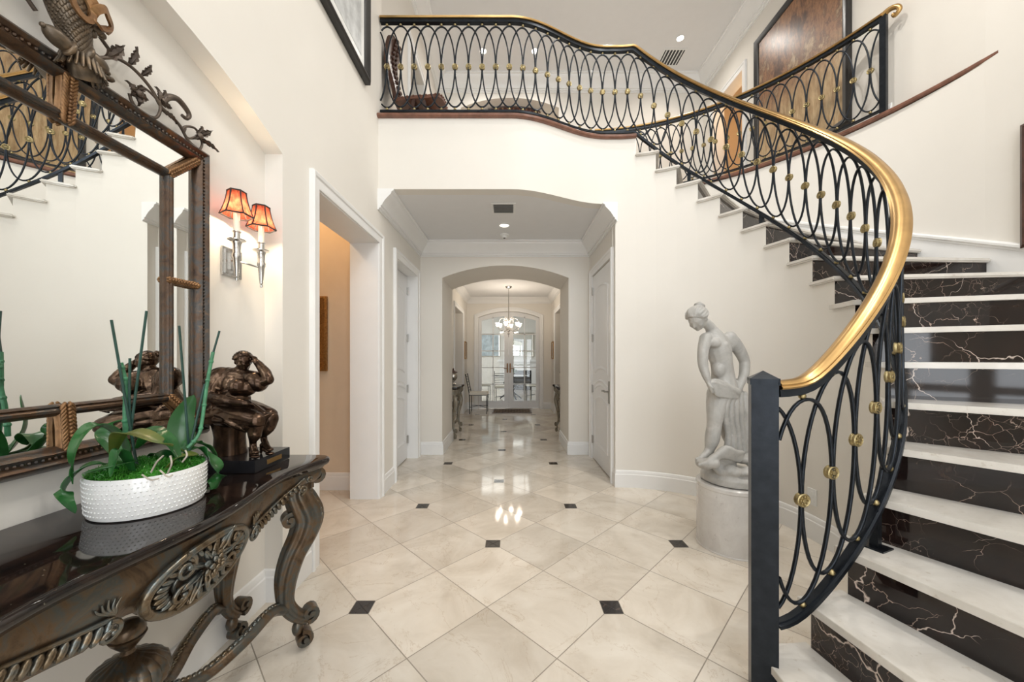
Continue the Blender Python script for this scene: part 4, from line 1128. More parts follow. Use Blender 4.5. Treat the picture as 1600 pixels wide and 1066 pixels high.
def leaf_band(p0, p1, w=0.030):
    """acanthus leaf band across the border strip from p0 to p1 (y,z)"""
    a = Vector((MX+0.016, *p0)); b = Vector((MX+0.026, *p1)); d = (b-a).normalized(); X = Vector((1, 0, 0)); s = d.cross(X).normalized(); L = (b-a).length
    m = MB()
    sect = [(1.0, -0.6), (0.9, 0.1), (0.45, 0.42), (0, 0.5), (-0.45, 0.42), (-0.9, 0.1), (-1.0, -0.6)]
    m.tube([a, a.lerp(b, .5)+X*0.004, b], w*0.55, sect=sect, up=X)
    n = max(5, int(L/0.011))
    for i in range(n):
        t = (i+0.3)/n; c = a.lerp(b, t)+X*w*0.24
        for sg in (-1, 1):
            dr = (d*1.0 + s*sg*0.62 + X*0.03).normalized(); y = X.cross(dr).normalized()
            R = Matrix((dr, y, dr.cross(y))).transposed()
            m.ell(c+s*sg*w*0.30, (w*0.40, 0.0052, 0.0062), R, nu=7, nv=5)
        m.ell(c+X*0.005, (0.0062, 0.0055, 0.0062), nu=6, nv=5)
    m.ell(b+X*0.002, (0.012, w*0.45, w*0.45), nu=10, nv=6)
    m.build('leaf_band', 'leaf_gilt', mir, smooth=60)
for sy, sz in ((1, 1), (1, -1), (-1, 1), (-1, -1)):
    yo, zo = (Y1 if sy > 0 else Y0), (Z1 if sz > 0 else Z0)
    leaf_band((yo-sy*0.172, zo-sz*0.172), (yo-sy*0.058, zo-sz*0.058))
for y in (Y0, Y1):
    s = 1 if y == Y1 else -1; zc = (Z0+Z1)/2+0.02; leaf_band((y-s*0.180, zc), (y-s*0.058, zc), 0.024)
for z in (Z0, Z1):
    s = 1 if z == Z1 else -1; leaf_band((1.05, z-s*0.182), (1.05, z-s*0.050), 0.036)
# crest: scaled quiver with knobs, a ribbon bow, and flowering vines to both sides
def cp(y, z, h=0.03): return Vector((MX+h, y, z))
def cw(px, py, h=0.07):        # a point of the crest standing h off the wall
    x = MX+h; y = -x*568/(798-px); return Vector((x, y, CAM_H+(560-py)/568*y))
m = MB()
body = smooth_pts([cw(134, 122, .05), cw(130, 104, .06), cw(124, 84, .065), cw(117, 60, .07), cw(110, 32, .075), cw(104, 2, .075), cw(97, -40, .075), cw(90, -90, .07)], 6)
rad = [v.x for v in smooth_pts([(.034, 0, 0), (.034, 0, 0), (.030, 0, 0), (.031, 0, 0), (.040, 0, 0), (.047, 0, 0), (.052, 0, 0), (.055, 0, 0)], 6)]
m.tube(body, rad, n=16)
for i in range(9, len(body)):
    for k in range(11):
        a = PI*(k+0.5*(i % 2))/10 - PI*0.62
        c = body[i]+Vector((math.cos(a)*rad[i]*0.97, math.sin(a)*rad[i]*0.97, 0))
        R = Matrix.Rotation(a, 3, 'Z')
        m.ell(c, (0.0045, 0.0065, 0.0115), R, nu=6, nv=5)
crest = m.build('crest', 'crest_bronze', mir, smooth=55); crest['label'] = 'scaled bronze quiver ornament at the middle of the crest'
for s, (px, py) in ((-1, (90, 60)), (1, (150, 97))):
    m = MB(); c = cw(px, py, .085)
    R = Matrix.Rotation(-0.30, 3, 'X'); m.ell(c, (0.022, 0.032, 0.021), R, nu=16, nv=10)
    m.ell(c+Vector((0.002, s*-0.024, 0.006*s)), (0.021, 0.010, 0.025), R, nu=12, nv=8)
    m.ell(c+Vector((0, s*0.031, -0.008*s)), (0.007, 0.007, 0.007), nu=8, nv=6)
    m.build('knob', 'crest_bronze', crest, smooth=60)
m = MB()
for i in range(16):            # drooping leaves round the foot
    a = PI*1.25*i/15 - PI*0.62; d = Vector((math.cos(a), math.sin(a), 0)); c = cw(127, 96, .06)
    m.tube(smooth_pts([c+Vector((0, 0, .022))+d*.022, c+d*.036+Vector((0, 0, .004)), c+d*.044+Vector((0, 0, -.022)), c+d*.052+Vector((0, 0, -.040))], 4), lambda t: lerp(.008, .003, t), n=6)
for k in range(9):
    q = cw(lerp(110, 172, k/8), lerp(96, 122, k/8)+2, .045); m.ell(q, (.012, .011, .008), nu=7, nv=5)
m.build('leaf_collar', 'crest_bronze', crest, smooth=60)
m = MB()                       # tied ribbon
loop = [cw(128+16*math.cos(t)+7*math.sin(t), 6+24*math.sin(t)+10*math.cos(t), .13) for t in [2*PI*i/26 for i in range(26)]]
m.tube(loop, 0.01, flat=(0.016, 0.006), closed=True)
m.tube(smooth_pts([cw(142, 26, .12), cw(150, 16, .135), cw(163, 14, .135), cw(168, 24, .125), cw(174, 42, .11), cw(167, 50, .105)], 6), 0.01, flat=(0.020, 0.006))
m.tube(smooth_pts([cw(142, 26, .12), cw(150, 34, .13), cw(158, 44, .12), cw(170, 46, .105)], 6), 0.01, flat=(0.016, 0.006))
m.tube(smooth_pts([cw(142, 28, .12), cw(150, 10, .13), cw(138, -10, .13), cw(128, -30, .12)], 6), 0.01, flat=(0.018, 0.006))
m.build('ribbon_bow', 'leaf_gilt', crest, smooth=55)
m = MB(); m.ell(cw(150, 44, .10), (0.014, 0.017, 0.017), nu=14, nv=9); m.ell(cw(159, 55, .10), (0.010, 0.011, 0.010), nu=10, nv=7); m.ell(cw(144, 52, .10), (0.010, 0.012, 0.012), nu=10, nv=7)
m.build('berry_cluster', 'crest_bronze', crest, smooth=60)
def W(zx, zy, s=1):            # crest drawing (right half) to wall coordinates, mirrored for s = -1
    px, py = zx/3.553, zy/3.553; y = 1.272*568/(798-px); z = CAM_H+(560-py)/568*y
    return Vector((MX+0.033, y if s > 0 else 2*1.05-y, z))
def vleaf(m, p, q, w, curl=0.012, lobes=5):
    """lobed metal leaf from p to q"""
    d = q-p; L = d.length; d.normalize(); X = Vector((1, 0, 0)); s = d.cross(X).normalized(); n = 14; top = []; bot = []
    for i in range(n+1):
        t = i/n; wv = w*math.sin(min(1, t*1.15+0.05)*PI)**0.7*(0.78+0.22*math.cos(t*lobes*2*PI)) if t < 1 else 0
        c = p+d*L*t+X*(curl*math.sin(t*PI))
        top.append([c-s*wv, c-s*wv*0.5-X*0.004, c+X*0.004, c+s*wv*0.5-X*0.004, c+s*wv])
    vs = [v for r in top for v in r]; vs += [v-X*0.003 for v in vs]; N = 5*(n+1); fs = []
    for i in range(n):
        for k in range(4):
            fs.append((i*5+k, i*5+k+1, i*5+k+6, i*5+k+5)); fs.append((N+i*5+k, N+i*5+k+5, N+i*5+k+6, N+i*5+k+1))
        fs.append((i*5, i*5+5, N+i*5+5, N+i*5)); fs.append((i*5+4, N+i*5+4, N+i*5+9, i*5+9))
    m.add(vs, fs)
for s in (1, -1):
    m = MB(); w = lambda a, b: W(a, b, s)
    for P, r in (([(555, 205), (580, 240), (605, 275)], .0055), ([(556, 322), (600, 320), (645, 322), (720, 365), (790, 432), (850, 510), (892, 590), (950, 645), (1000, 700), (1045, 780), (1110, 838)], .0055),
                 ([(885, 560), (890, 610), (870, 650), (830, 645), (760, 600), (730, 560), (718, 520)], .005), ([(768, 480), (810, 495), (850, 530), (885, 570)], .004),
                 ([(1022, 735), (1018, 710), (1045, 702), (1085, 715), (1110, 760), (1122, 800), (1108, 835)], .0045), ([(1030, 712), (1022, 745), (1050, 768), (1085, 760)], .004)):
        m.tube(smooth_pts([w(*p) for p in P], 6), r, n=7)
    vine = m.build('vine', 'vine_metal', mir, smooth=60)
    m = MB()
    for (a, b, c, d, wd) in ((590, 320, 690, 250, .020), (715, 362, 760, 258, .014), (785, 420, 838, 360, .012), (745, 520, 700, 445, .017), (750, 520, 820, 560, .017), (755, 530, 770, 590, .016), (745, 515, 712, 530, .012), (760, 500, 795, 480, .012),
                             (885, 560, 865, 480, .014), (890, 560, 915, 500, .012), (895, 575, 950, 605, .012), (900, 610, 985, 690, .012), (1090, 755, 1180, 725, .015), (1100, 765, 1215, 845, .013), (1095, 740, 1120, 700, .010), (1095, 755, 1068, 775, .010)):
        vleaf(m, w(a, b), w(c, d), wd)
    m.tube(smooth_pts([w(*p) for p in ((895, 565), (935, 540), (985, 550), (1030, 600), (1050, 640), (1035, 658), (1010, 640))], 5), lambda t: lerp(0.013, 0.006, t), n=8)
    for c in ((755, 520), (1095, 755)): m.ell(w(*c)+Vector((.012, 0, 0)), (.010, .012, .012), nu=8, nv=6)
    m.build('leaf_spray', 'vine_metal', vine, smooth=50)

# ================================================================== wall sconce
sz = thing('wall_sconce', 'two-arm nickel wall sconce with lit red fabric shades beside the mirror', 'sconce', (-1.305, 1.70, 1.74))
m = MB()
for i, (w_, h_, d_) in enumerate(((0.060, 0.066, 0.008), (0.048, 0.054, 0.014), (0.030, 0.036, 0.022))):
    m.box((-1.309, 1.70-w_, 1.735-h_), (-1.309+d_, 1.70+w_, 1.735+h_))
m.build('back_plate', 'nickel', sz, smooth=0, bevel=0.002)
for cy in (1.625, 1.785):
    cx = -1.225
    m = MB().tube(smooth_pts([(-1.29, 1.70, 1.745), (-1.262, lerp(1.70, cy, .35), 1.742), (-1.24, lerp(1.70, cy, .8), 1.737), (cx, cy, 1.740)], 6), 0.0055, n=8)
    m.build('arm', 'nickel', sz)
    m = MB().lathe([(0.0, 1.635), (0.005, 1.638), (0.006, 1.648), (0.003, 1.652), (0.0075, 1.656), (0.0145, 1.735), (0.0185, 1.742), (0.0185, 1.756), (0.015, 1.762), (0.0165, 1.800), (0.020, 1.806), (0.020, 1.810), (0.035, 1.816), (0.036, 1.820), (0.014, 1.822), (0.013, 1.850), (0.018, 1.853), (0.018, 1.857), (0.0, 1.858)], (cx, cy, 0), 24)
    m.build('candle_arm_cup', 'nickel', sz)
    c = MB().lathe([(0.0, 1.857), (0.0125, 1.857), (0.0125, 1.945), (0.0, 1.946)], (cx, cy, 0), 16).build('candle_sleeve', 'candle', sz)
    MB().lathe([(0.0, 1.946), (0.008, 1.948), (0.014, 1.965), (0.012, 1.985), (0.0, 2.0)], (cx, cy, 0), 14).build('bulb', 'bulb_glow', c)
    point('sconce_lamp', (cx, cy, 1.950), 11.0, (1.0, 0.80, 0.56), 0.02)
    prof = [(0.062, 1.928), (0.054, 1.948), (0.045, 1.975), (0.039, 2.000), (0.0355, 2.022), (0.035, 2.034)]
    m = MB(); vs = []; fs = []
    for r, z in prof:
        for k in range(6): a = PI/6+k*PI/3; vs.append((cx+r*math.cos(a), cy+r*math.sin(a), z))
    for i in range(len(prof)-1):
        for k in range(6): fs.append((i*6+k, i*6+(k+1) % 6, (i+1)*6+(k+1) % 6, (i+1)*6+k))
    sh = m.add(vs, fs).build('lamp_shade', 'lamp_shade_fabric', sz, smooth=0)
    m = MB()
    for k in range(6): m.tube([Vector(vs[i*6+k]) for i in range(len(prof))], 0.0028, n=6)
    for i in (0, len(prof)-1): m.tube([Vector(vs[i*6+k]) for k in range(6)], 0.0034, n=6, closed=True)
    m.build('shade_trim', 'black_trim', sh)

# ================================================================== orchid planter
PC = Vector((-1.09, 1.097, CT)); PA = 0.95; ax = Vector((math.cos(PA), math.sin(PA), 0)); ay = Vector((-math.sin(PA), math.cos(PA), 0))
pl = thing('orchid_planter', 'white oval dotted planter of orchid leaves, bare stakes and green moss', 'plant', tuple(PC))
def pe(a, s, z): return PC + ax*(0.133*s*math.cos(a)) + ay*(0.146*s*math.sin(a)) + Vector((0, 0, z))
N = 64; vs = []; fs = []
prof = [(0.90, 0.001), (0.955, 0.004), (0.975, 0.015), (0.995, 0.06), (1.005, 0.112), (0.995, 0.1155), (0.965, 0.112), (0.95, 0.09)]
for s, z in prof:
    for i in range(N): vs.append(pe(2*PI*i/N, s, z))
for j in range(len(prof)-1):
    for i in range(N): fs.append((j*N+i, j*N+(i+1) % N, (j+1)*N+(i+1) % N, (j+1)*N+i))
fs.append(tuple(range(N))); fs.append(tuple(range((len(prof)-1)*N, len(prof)*N)))
m = MB().add(vs, fs)
for r in range(8):
    z = 0.016+r*0.0125; s = interp([0.004, 0.015, 0.06, 0.112], [.955, .975, .995, 1.005], z)
    for i in range(72):
        a = 2*PI*(i+0.5*(r % 2))/72; m.ell(pe(a, s, z), 0.0026, nu=6, nv=4)
m.build('pot', 'white_ceramic', pl, smooth=45)
random.seed(5)
m = MB()
vs = [PC+Vector((0, 0, 0.128))]; fs = []; R = 9
for j in range(1, R+1):
    for i in range(40):
        a = 2*PI*i/40; q = pe(a, 0.955*j/R, 0.0); h = 0.108+0.022*(1-(j/R)**2)+0.010*mnoise.noise(q*45); vs.append(q+Vector((0, 0, h)))
for i in range(40): fs.append((0, 1+i, 1+(i+1) % 40))
for j in range(R-1):
    for i in range(40): fs.append((1+j*40+i, 1+j*40+(i+1) % 40, 1+(j+1)*40+(i+1) % 40, 1+(j+1)*40+i))
m.add(vs, fs)
for i in range(2200):
    a = random.random()*2*PI; s = 0.95*math.sqrt(random.random()); q = pe(a, s, 0.108+0.024*(1-s*s))
    d = Vector((random.uniform(-1, 1), random.uniform(-1, 1), random.uniform(0.0, 1.0))).normalized()*random.uniform(0.007, 0.014)
    m.tube([q-Vector((0, 0, 0.003)), q+d*0.6+Vector((0, 0, 0.002)), q+d], [0.0016, 0.0013, 0.0006], n=3, caps=False)
o = m.build('moss', 'moss', pl, smooth=0); o['kind'] = 'stuff'
def oleaf(pts, w, mat, up=(0, 0, 1), cup=0.25):
    w *= 1.3; P = smooth_pts(pts, 7); n = len(P)-1; X = 7; vs = []; fs = []
    for p in P: p.z = max(p.z, CT+0.012)
    for i, p in enumerate(P):
        t = i/n; T = (P[min(n, i+1)]-P[max(0, i-1)]).normalized(); S = T.cross(Vector(up)).normalized(); Nn = S.cross(T).normalized()
        wv = w*(math.sin(PI*min(1, 0.10+t*0.90))**0.55)*(0.45+0.55*min(1, t*2.6)) if t < 1 else 0.0006
        for k in range(X):
            u = (k/(X-1))*2-1; vs.append(p+S*u*wv+Nn*(cup*wv*(abs(u)**1.3)))
    M_ = len(vs)
    for i, p in enumerate(list(vs)):
        r = i//X; T = (P[min(n, r+1)]-P[max(0, r-1)]).normalized(); S = T.cross(Vector(up)).normalized(); Nn = S.cross(T).normalized(); vs.append(p-Nn*0.0018)
    for i in range(n):
        for k in range(X-1):
            a = i*X+k; fs.append((a, a+1, a+X+1, a+X)); fs.append((M_+a, M_+a+X, M_+a+X+1, M_+a+1))
        a = i*X; fs.append((a, a+X, M_+a+X, M_+a)); a = i*X+X-1; fs.append((a, M_+a, M_+a+X, a+X))
    fs.append(tuple(range(X)) + tuple(M_+k for k in reversed(range(X))))
    return MB().add(vs, fs).build('leaf', mat, pl, smooth=70)
def q_(px, py, y):           # point on the plane at depth y
    return Vector(((px-798)/568*y, y, CAM_H+(560-py)/568*y))
c1 = q_(205, 742, 1.06); c2 = q_(292, 705, 1.12)
oleaf([c1, q_(190, 690, 1.04), q_(150, 665, .99), q_(118, 700, .955), q_(113, 757, .95)], .024, 'orchid_leaf')
oleaf([c1, q_(160, 725, 1.0), q_(125, 735, .97), q_(100, 770, .955), q_(118, 802, .95)], .017, 'orchid_leaf')
oleaf([q_(215, 720, 1.02), q_(190, 725, .98), q_(160, 733, .955), q_(128, 740, .94)], .021, 'orchid_leaf')
oleaf([q_(212, 745, 1.03), q_(195, 712, .98), q_(182, 705, .96), q_(172, 745, .945)], .012, 'orchid_leaf')
oleaf([c1, q_(170, 690, 1.08), q_(175, 665, 1.10), q_(200, 655, 1.12)], .020, 'orchid_leaf')
oleaf([q_(175, 712, 1.02), q_(188, 680, .98), q_(215, 678, .96), q_(250, 692, .965), q_(270, 697, .99)], .021, 'orchid_leaf_old')
oleaf([q_(215, 700, 1.05), q_(238, 680, 1.05), q_(262, 690, 1.06), q_(282, 722, 1.07)], .027, 'orchid_leaf')
oleaf([q_(205, 690, 1.10), q_(230, 672, 1.12), q_(252, 676, 1.13), q_(265, 688, 1.14)], .021, 'orchid_leaf')
oleaf([c2, q_(285, 690, 1.14), q_(285, 655, 1.16), q_(303, 617, 1.17)], .026, 'orchid_leaf', up=(0.6, -0.8, 0.0))
oleaf([c2, q_(275, 690, 1.16), q_(262, 672, 1.17), q_(255, 672, 1.18)], .022, 'orchid_leaf_old')
oleaf([c2, q_(300, 712, 1.10), q_(278, 715, 1.07), q_(262, 735, 1.06), q_(244, 742, 1.05)], .015, 'orchid_leaf_old')
oleaf([c2, q_(310, 700, 1.17), q_(325, 715, 1.19), q_(340, 735, 1.20), q_(338, 765, 1.20), q_(322, 775, 1.19)], .027, 'orchid_leaf')
oleaf([c2, q_(300, 692, 1.2), q_(322, 697, 1.24), q_(340, 715, 1.27)], .020, 'orchid_leaf')
oleaf([c2, q_(275, 725, 1.12), q_(250, 708, 1.12), q_(232, 714, 1.12)], .019, 'orchid_leaf')
for (a, b, ya, yb) in (((174, 500), (214, 728), 1.03, 1.05), ((229, 486), (204, 675), 1.08, 1.05), ((280, 509), (296, 712), 1.12, 1.13), ((320, 600), (293, 715), 1.16, 1.12)):
    MB().tube([q_(*a, ya), q_(*b, yb)], 0.0033, n=8).build('stake', 'stake_green', pl)
MB().tube(smooth_pts([q_(214, 728, 1.05), q_(203, 660, 1.05), q_(203, 560, 1.055)], 4), 0.0032, n=8).build('stake', 'stake_green', pl)
m = MB()
for pts, r in (([(196, 676, 1.06), (196, 640, 1.06), (197, 605, 1.055), (192, 582, 1.05), (188, 567, 1.045)], .0062), ([(293, 700, 1.12), (310, 680, 1.14), (316, 655, 1.15), (322, 610, 1.16), (327, 580, 1.165), (333, 550, 1.17)], .0050)):
    P = smooth_pts([q_(*p) for p in pts], 6); m.tube(P, r, n=9)
    for k in range(3, len(P)-1, 6): m.ell(P[k], r*1.35, nu=8, nv=6)
    st = m.build('flower_stem', 'stem_green', pl); m = MB()
MB().tube([q_(333, 552, 1.17), q_(343, 517, 1.175)], 0.003, n=8).build('stake', 'stake_green', pl)
m = MB()
for pts in ([(236, 738, .99), (245, 722, .98), (255, 712, .98)], [(250, 735, .99), (262, 745, .985), (270, 742, .99)], [(262, 740, 1.0), (268, 725, .99), (266, 712, .99)], [(285, 722, 1.02), (292, 712, 1.02), (290, 704, 1.03)], [(222, 742, .99), (235, 750, .98), (248, 748, .98)]):
    m.tube(smooth_pts([q_(*p) for p in pts], 4), 0.0022, n=6)
m.build('aerial_roots', 'root_grey', pl)
# ================================================================== figures
def remeshed(mb, name, mat, parent, voxel, smooth=6, detail=None):
    """union of overlapping volumes -> one continuous skin"""
    tmp = mb.build('tmp_'+name, mat, None, smooth=0, weld=False)
    md = tmp.modifiers.new('r', 'REMESH'); md.mode = 'VOXEL'; md.voxel_size = voxel; md.use_smooth_shade = True
    ms = tmp.modifiers.new('s', 'SMOOTH'); ms.factor = 0.5; ms.iterations = smooth
    dg = bpy.context.evaluated_depsgraph_get()
    me = bpy.data.meshes.new_from_object(tmp.evaluated_get(dg))
    bpy.data.objects.remove(tmp)
    if detail:
        ns = [v.normal.copy() for v in me.vertices]; cs = [v.co.copy() for v in me.vertices]
        for v, nn, cc in zip(me.vertices, ns, cs): v.co = cc + nn*detail(cc)
    off = wloc(parent)
    for v in me.vertices: v.co -= off
    me.polygons.foreach_set('use_smooth', [True]*len(me.polygons))
    me.materials.clear(); me.materials.append(MATS[mat])
    o = bpy.data.objects.new(name, me); COL.objects.link(o); o.parent = parent
    return o
def limb(m, pts, rs, n=14, k=6):
    P = smooth_pts(pts, k); R = [v.x for v in smooth_pts([(r, 0, 0) for r in rs], k)]
    m.tube(P, R, n=n); m.ell(P[0], R[0], nu=n, nv=8); m.ell(P[-1], R[-1], nu=n, nv=8)
def rotm(*a): return Euler(a).to_matrix()

def head(mb, mh, C, f, k, up=(0, 0, 1), bun=True):
    """face into mb and dressed hair into mh; f = facing direction, k = scale"""
    f = Vector(f).normalized(); u = Vector(up); u = (u-f*u.dot(f)).normalized(); r = f.cross(u); C = Vector(C)
    R = Matrix((r, f, u)).transposed()
    P = lambda a, b, c: C + (r*a + f*b + u*c)*k
    def e(m, a, b, c, ra, rb, rc, n=14): m.ell(P(a, b, c), (ra*k, rb*k, rc*k), R, nu=n, nv=9)
    e(mb, 0, 0, .006, .056, .068, .066); e(mb, 0, .018, -.030, .042, .046, .044); e(mb, 0, .044, -.056, .016, .016, .014)
    e(mb, 0, .064, -.006, .0075, .010, .020); e(mb, 0, .069, -.018, .010, .010, .007); e(mb, 0, .057, .014, .034, .010, .007)
    e(mb, 0, .058, -.034, .014, .007, .0035); e(mb, 0, .056, -.041, .012, .007, .004)
    for s in (1, -1):
        e(mb, s*.021, .054, .001, .010, .007, .0055); e(mb, s*.028, .040, -.022, .018, .016, .018); e(mb, s*.055, -.004, -.010, .007, .011, .018)
    e(mh, 0, -.014, .014, .062, .066, .066)
    B = P(0, -.066, .046)
    for s in (1, -1):
        for i in range(6):
            ph = .12+i*.27
            limb(mh, [P(s*.050*math.sin(ph)*.9, .050-.012*i*.4, .056-.007*i), P(s*.058*math.sin(ph), .022, .016+.056*math.cos(ph)+.004*(i % 2)), P(s*.068*math.sin(ph), -.014, .010+.070*math.cos(ph)), P(s*.046*math.sin(ph), -.050, .024+.040*math.cos(ph)), B], [.0075*k, .0095*k, .0095*k, .0085*k, .007*k], n=7, k=4)
    if bun:
        e(mh, 0, -.074, .050, .028, .026, .028)
        limb(mh, [P(.028*math.cos(t), -.076+.012*math.sin(t), .050+.026*math.sin(t)) for t in [i*PI/3 for i in range(7)]], [.009*k]*7, n=7, k=3)

# ---------------- marble bather on its drum pedestal
SX, SY = 1.53, 2.52
ped = thing('pedestal', 'pale veined marble drum pedestal under the white statue', 'pedestal', (SX, SY, 0))
MB().lathe([(0.0, 0.0), (0.220, 0.0), (0.220, 0.006), (0.217, 0.010), (0.217, 0.405), (0.222, 0.412), (0.222, 0.432), (0.214, 0.440), (0.0, 0.440)], (SX, SY, 0), 72).build('drum', 'pedestal_marble', ped, smooth=35)
sta = thing('marble_statue', 'grey-white marble statue of a bather bending forward over drapery on a drum pedestal', 'statue', (SX, SY, 0.441))
def S(zx, zy, dy=0.0):
    y = SY+dy; return Vector((((1040+zx/2.369)-798)/568*y, y, CAM_H-((450+zy/2.369)-560)/568*y))
m = MB()
# torso
limb(m, [S(168, 150, .00), S(182, 185, .00), S(196, 230, .0), S(207, 280, .0), S(212, 325, .01), S(212, 375, .01), S(208, 410, .01)], [.034, .066, .080, .070, .074, .092, .086])
m.ell(S(205, 205, .03), (.105, .065, .070), rotm(0, .25, 0))                  # upper back / shoulders
m.ell(S(185, 205, -.055), (.036, .032, .034)); m.ell(S(215, 212, -.045), (.036, .034, .034))
m.ell(S(212, 365, .02), (.100, .085, .085)); m.ell(S(200, 300, -.03), (.05, .04, .06))
# neck and head, bent down to the left
limb(m, [S(178, 165, .0), S(160, 140, -.01), S(140, 125, -.02)], [.040, .034, .034])
mhair = MB(); head(m, mhair, S(118, 113, -.03), (-.62, -.42, -.66), 1.02)
# right arm, hanging with the hand at the drapery
limb(m, [S(150, 188, -.02), S(140, 225, -.05), S(137, 265, -.06), S(140, 295, -.07)], [.044, .037, .034, .030])
limb(m, [S(140, 295, -.07), S(150, 325, -.09), S(160, 350, -.10)], [.030, .026, .019])
m.ell(S(165, 358, -.10), (.024, .016, .028), rotm(0, -.5, 0))
for i in range(4): limb(m, [S(163+i*4, 362, -.115+i*.012), S(168+i*4, 377, -.118+i*.012), S(173+i*3, 388-i*2, -.112+i*.012)], [.0095, .0085, .0075], n=8, k=3)
limb(m, [S(158, 355, -.11), S(168, 366, -.125), S(176, 372, -.122)], [.010, .009, .008], n=8, k=3)
# left arm, drawn back
limb(m, [S(238, 185, .02), S(262, 215, .02), S(283, 250, .02), S(293, 275, .02)], [.046, .043, .038, .034])
limb(m, [S(293, 275, .02), S(290, 320, .0), S(275, 360, -.02), S(266, 385, -.03)], [.034, .032, .025, .020])
m.ell(S(264, 395, -.03), (.024, .022, .030))
for i in range(4): limb(m, [S(258+i*4, 400, -.045+i*.012), S(256+i*4, 415, -.045+i*.012), S(260+i*3, 425, -.04+i*.012)], [.0095, .0085, .0075], n=8, k=3)
# legs
limb(m, [S(200, 395, -.01), S(190, 435, -.03), S(184, 475, -.05), S(180, 510, -.05), S(172, 560, -.05), S(162, 600, -.045)], [.082, .068, .054, .047, .046, .030])
limb(m, [S(162, 598, -.045), S(150, 615, -.06), S(133, 627, -.075)], [.029, .024, .018]); m.ell(S(122, 633, -.085), (.024, .022, .012)); m.ell(S(168, 612, -.035), (.026, .024, .022))
limb(m, [S(230, 400, .04), S(222, 440, .05), S(214, 478, .04), S(222, 515, .06), S(232, 550, .08), S(240, 580, .09)], [.078, .062, .050, .044, .042, .028])
limb(m, [S(240, 580, .09), S(228, 594, .06), S(214, 604, .03)], [.027, .024, .016])
remeshed(m, 'body', 'statue_marble', sta, 0.0055, 3)
remeshed(mhair, 'hair', 'statue_marble', sta, 0.0042, 1)
m = MB()                      # drapery: round the hips, gathered, falling behind the legs
limb(m, [S(160, 352, -.10), S(180, 345, -.095), S(205, 352, -.085), S(232, 368, -.07), S(262, 385, -.04)], [.014, .018, .020, .024, .030])
m.ell(S(208, 368, -.060), (.085, .040, .040), rotm(0, .25, 0)); m.ell(S(190, 362, -.075), (.05, .03, .035))
for i in range(6):
    limb(m, [S(165+i*2, 352+i*5, -.112+.003*i), S(185+i, 352+i*9, -.112), S(212, 362+i*8, -.100), S(240, 376+i*6, -.078), S(266, 386+i*4, -.045)], [.008, .010, .010, .010, .009], n=8)
limb(m, [S(160, 350, -.10), S(172, 362, -.105), S(190, 392, -.10)], [.014, .018, .016]); limb(m, [S(262, 380, .04), S(270, 360, .06), S(262, 345, .08)], [.035, .03, .02])
for i in range(9):            # vertical folds of the falling cloth
    t = i/8; zx = lerp(228, 300, t); dy = lerp(-.05, .02, t)+.012*((i % 2)*2-1)
    limb(m, [S(zx+6-t*12, 392, dy), S(zx-4, 440, dy-.01), S(zx-6+t*6, 490, dy), S(zx+4, 545, dy+.012), S(zx+12*t, 600, dy+.02)], [.018, .021, .019, .020, .026], n=10)
limb(m, [S(224, 410, -.05), S(214, 450, -.055), S(220, 490, -.05), S(232, 512, -.045)], [.016, .018, .016, .009], n=10)
m.ell(S(270, 480, .05), (.050, .055, .20))
remeshed(m, 'drapery', 'statue_marble', sta, 0.0055, 1)
m = MB()                      # rocky base
m.lathe([(0.0, .444), (.192, .444), (.198, .450), (.196, .490), (.180, .510), (.0, .530)], (SX+.005, SY, 0), 40)
random.seed(3)
for i in range(26):
    a = random.random()*2*PI; r = random.uniform(.05, .15); z = .53+.05*(1-r/.2)+(.05 if math.cos(a) > 0.2 else 0)
    m.ell((SX+.005+r*math.cos(a), SY+r*math.sin(a), z), (random.uniform(.04, .07), random.uniform(.04, .07), random.uniform(.02, .045)), rotm(random.uniform(-.5, .5), random.uniform(-.5, .5), random.random()*3), nu=10, nv=6)
for i in range(7):
    limb(m, [S(125+i*9, 655-i*6, -.14+.01*i), S(165+i*9, 640-i*8, -.15), S(215+i*8, 625-i*3, -.14), S(270+i*3, 640-i*5, -.11)], [.012, .016, .016, .014], n=8)
limb(m, [S(128, 648, -.10), S(150, 650, -.13), S(185, 650, -.15)], [.03, .035, .03])
m.ell(S(145, 648, -.07), (.06, .07, .04)); m.ell(S(240, 610, .06), (.07, .07, .045))
remeshed(m, 'rock_base', 'statue_marble', sta, 0.007, 1, lambda p: 0.004*mnoise.noise(p*22))

# ---------------- seated bronze woman
BX0, BX1, BY0, BY1 = -1.262, -0.975, 1.385, 1.605
bz = thing('bronze_sculpture', 'bronze sculpture of a seated full-figured woman on a black plinth on the console', 'sculpture', ((BX0+BX1)/2, (BY0+BY1)/2, CT))
box((BX0, BY0, CT+0.001), (BX1, BY1, CT+0.049)).build('plinth', 'black_lacquer', bz, smooth=0, bevel=0.0015)
p = box((BX1-0.001, 1.455, CT+0.016), (BX1+0.002, 1.545, CT+0.034)).build('name_plate', 'brass', bz, smooth=0); p['label'] = 'small brass plate on the plinth'
ZT = CT+0.049
def G(zx, zy, dy=0.0):
    y = 1.50+dy; return Vector((((300+zx/4.442)-798)/568*y, y, CAM_H-((520+zy/4.442)-560)/568*y))
m = MB()
limb(m, [G(335, 265), G(325, 300, .0), G(300, 350, .0), G(275, 420, .0), G(250, 500, .0), G(240, 560, .0)], [.024, .036, .050, .048, .060, .070])
limb(m, [G(215, 322, .0), G(300, 300, .0), G(400, 322, .0)], [.036, .036, .032])
m.ell(G(315, 375, -.052), (.034, .034, .034)); m.ell(G(385, 385, -.030), (.032, .034, .032))       # bust
m.ell(G(300, 460, -.02), (.056, .052, .04))
limb(m, [G(335, 280), G(350, 250), G(358, 225)], [.026, .022, .024])
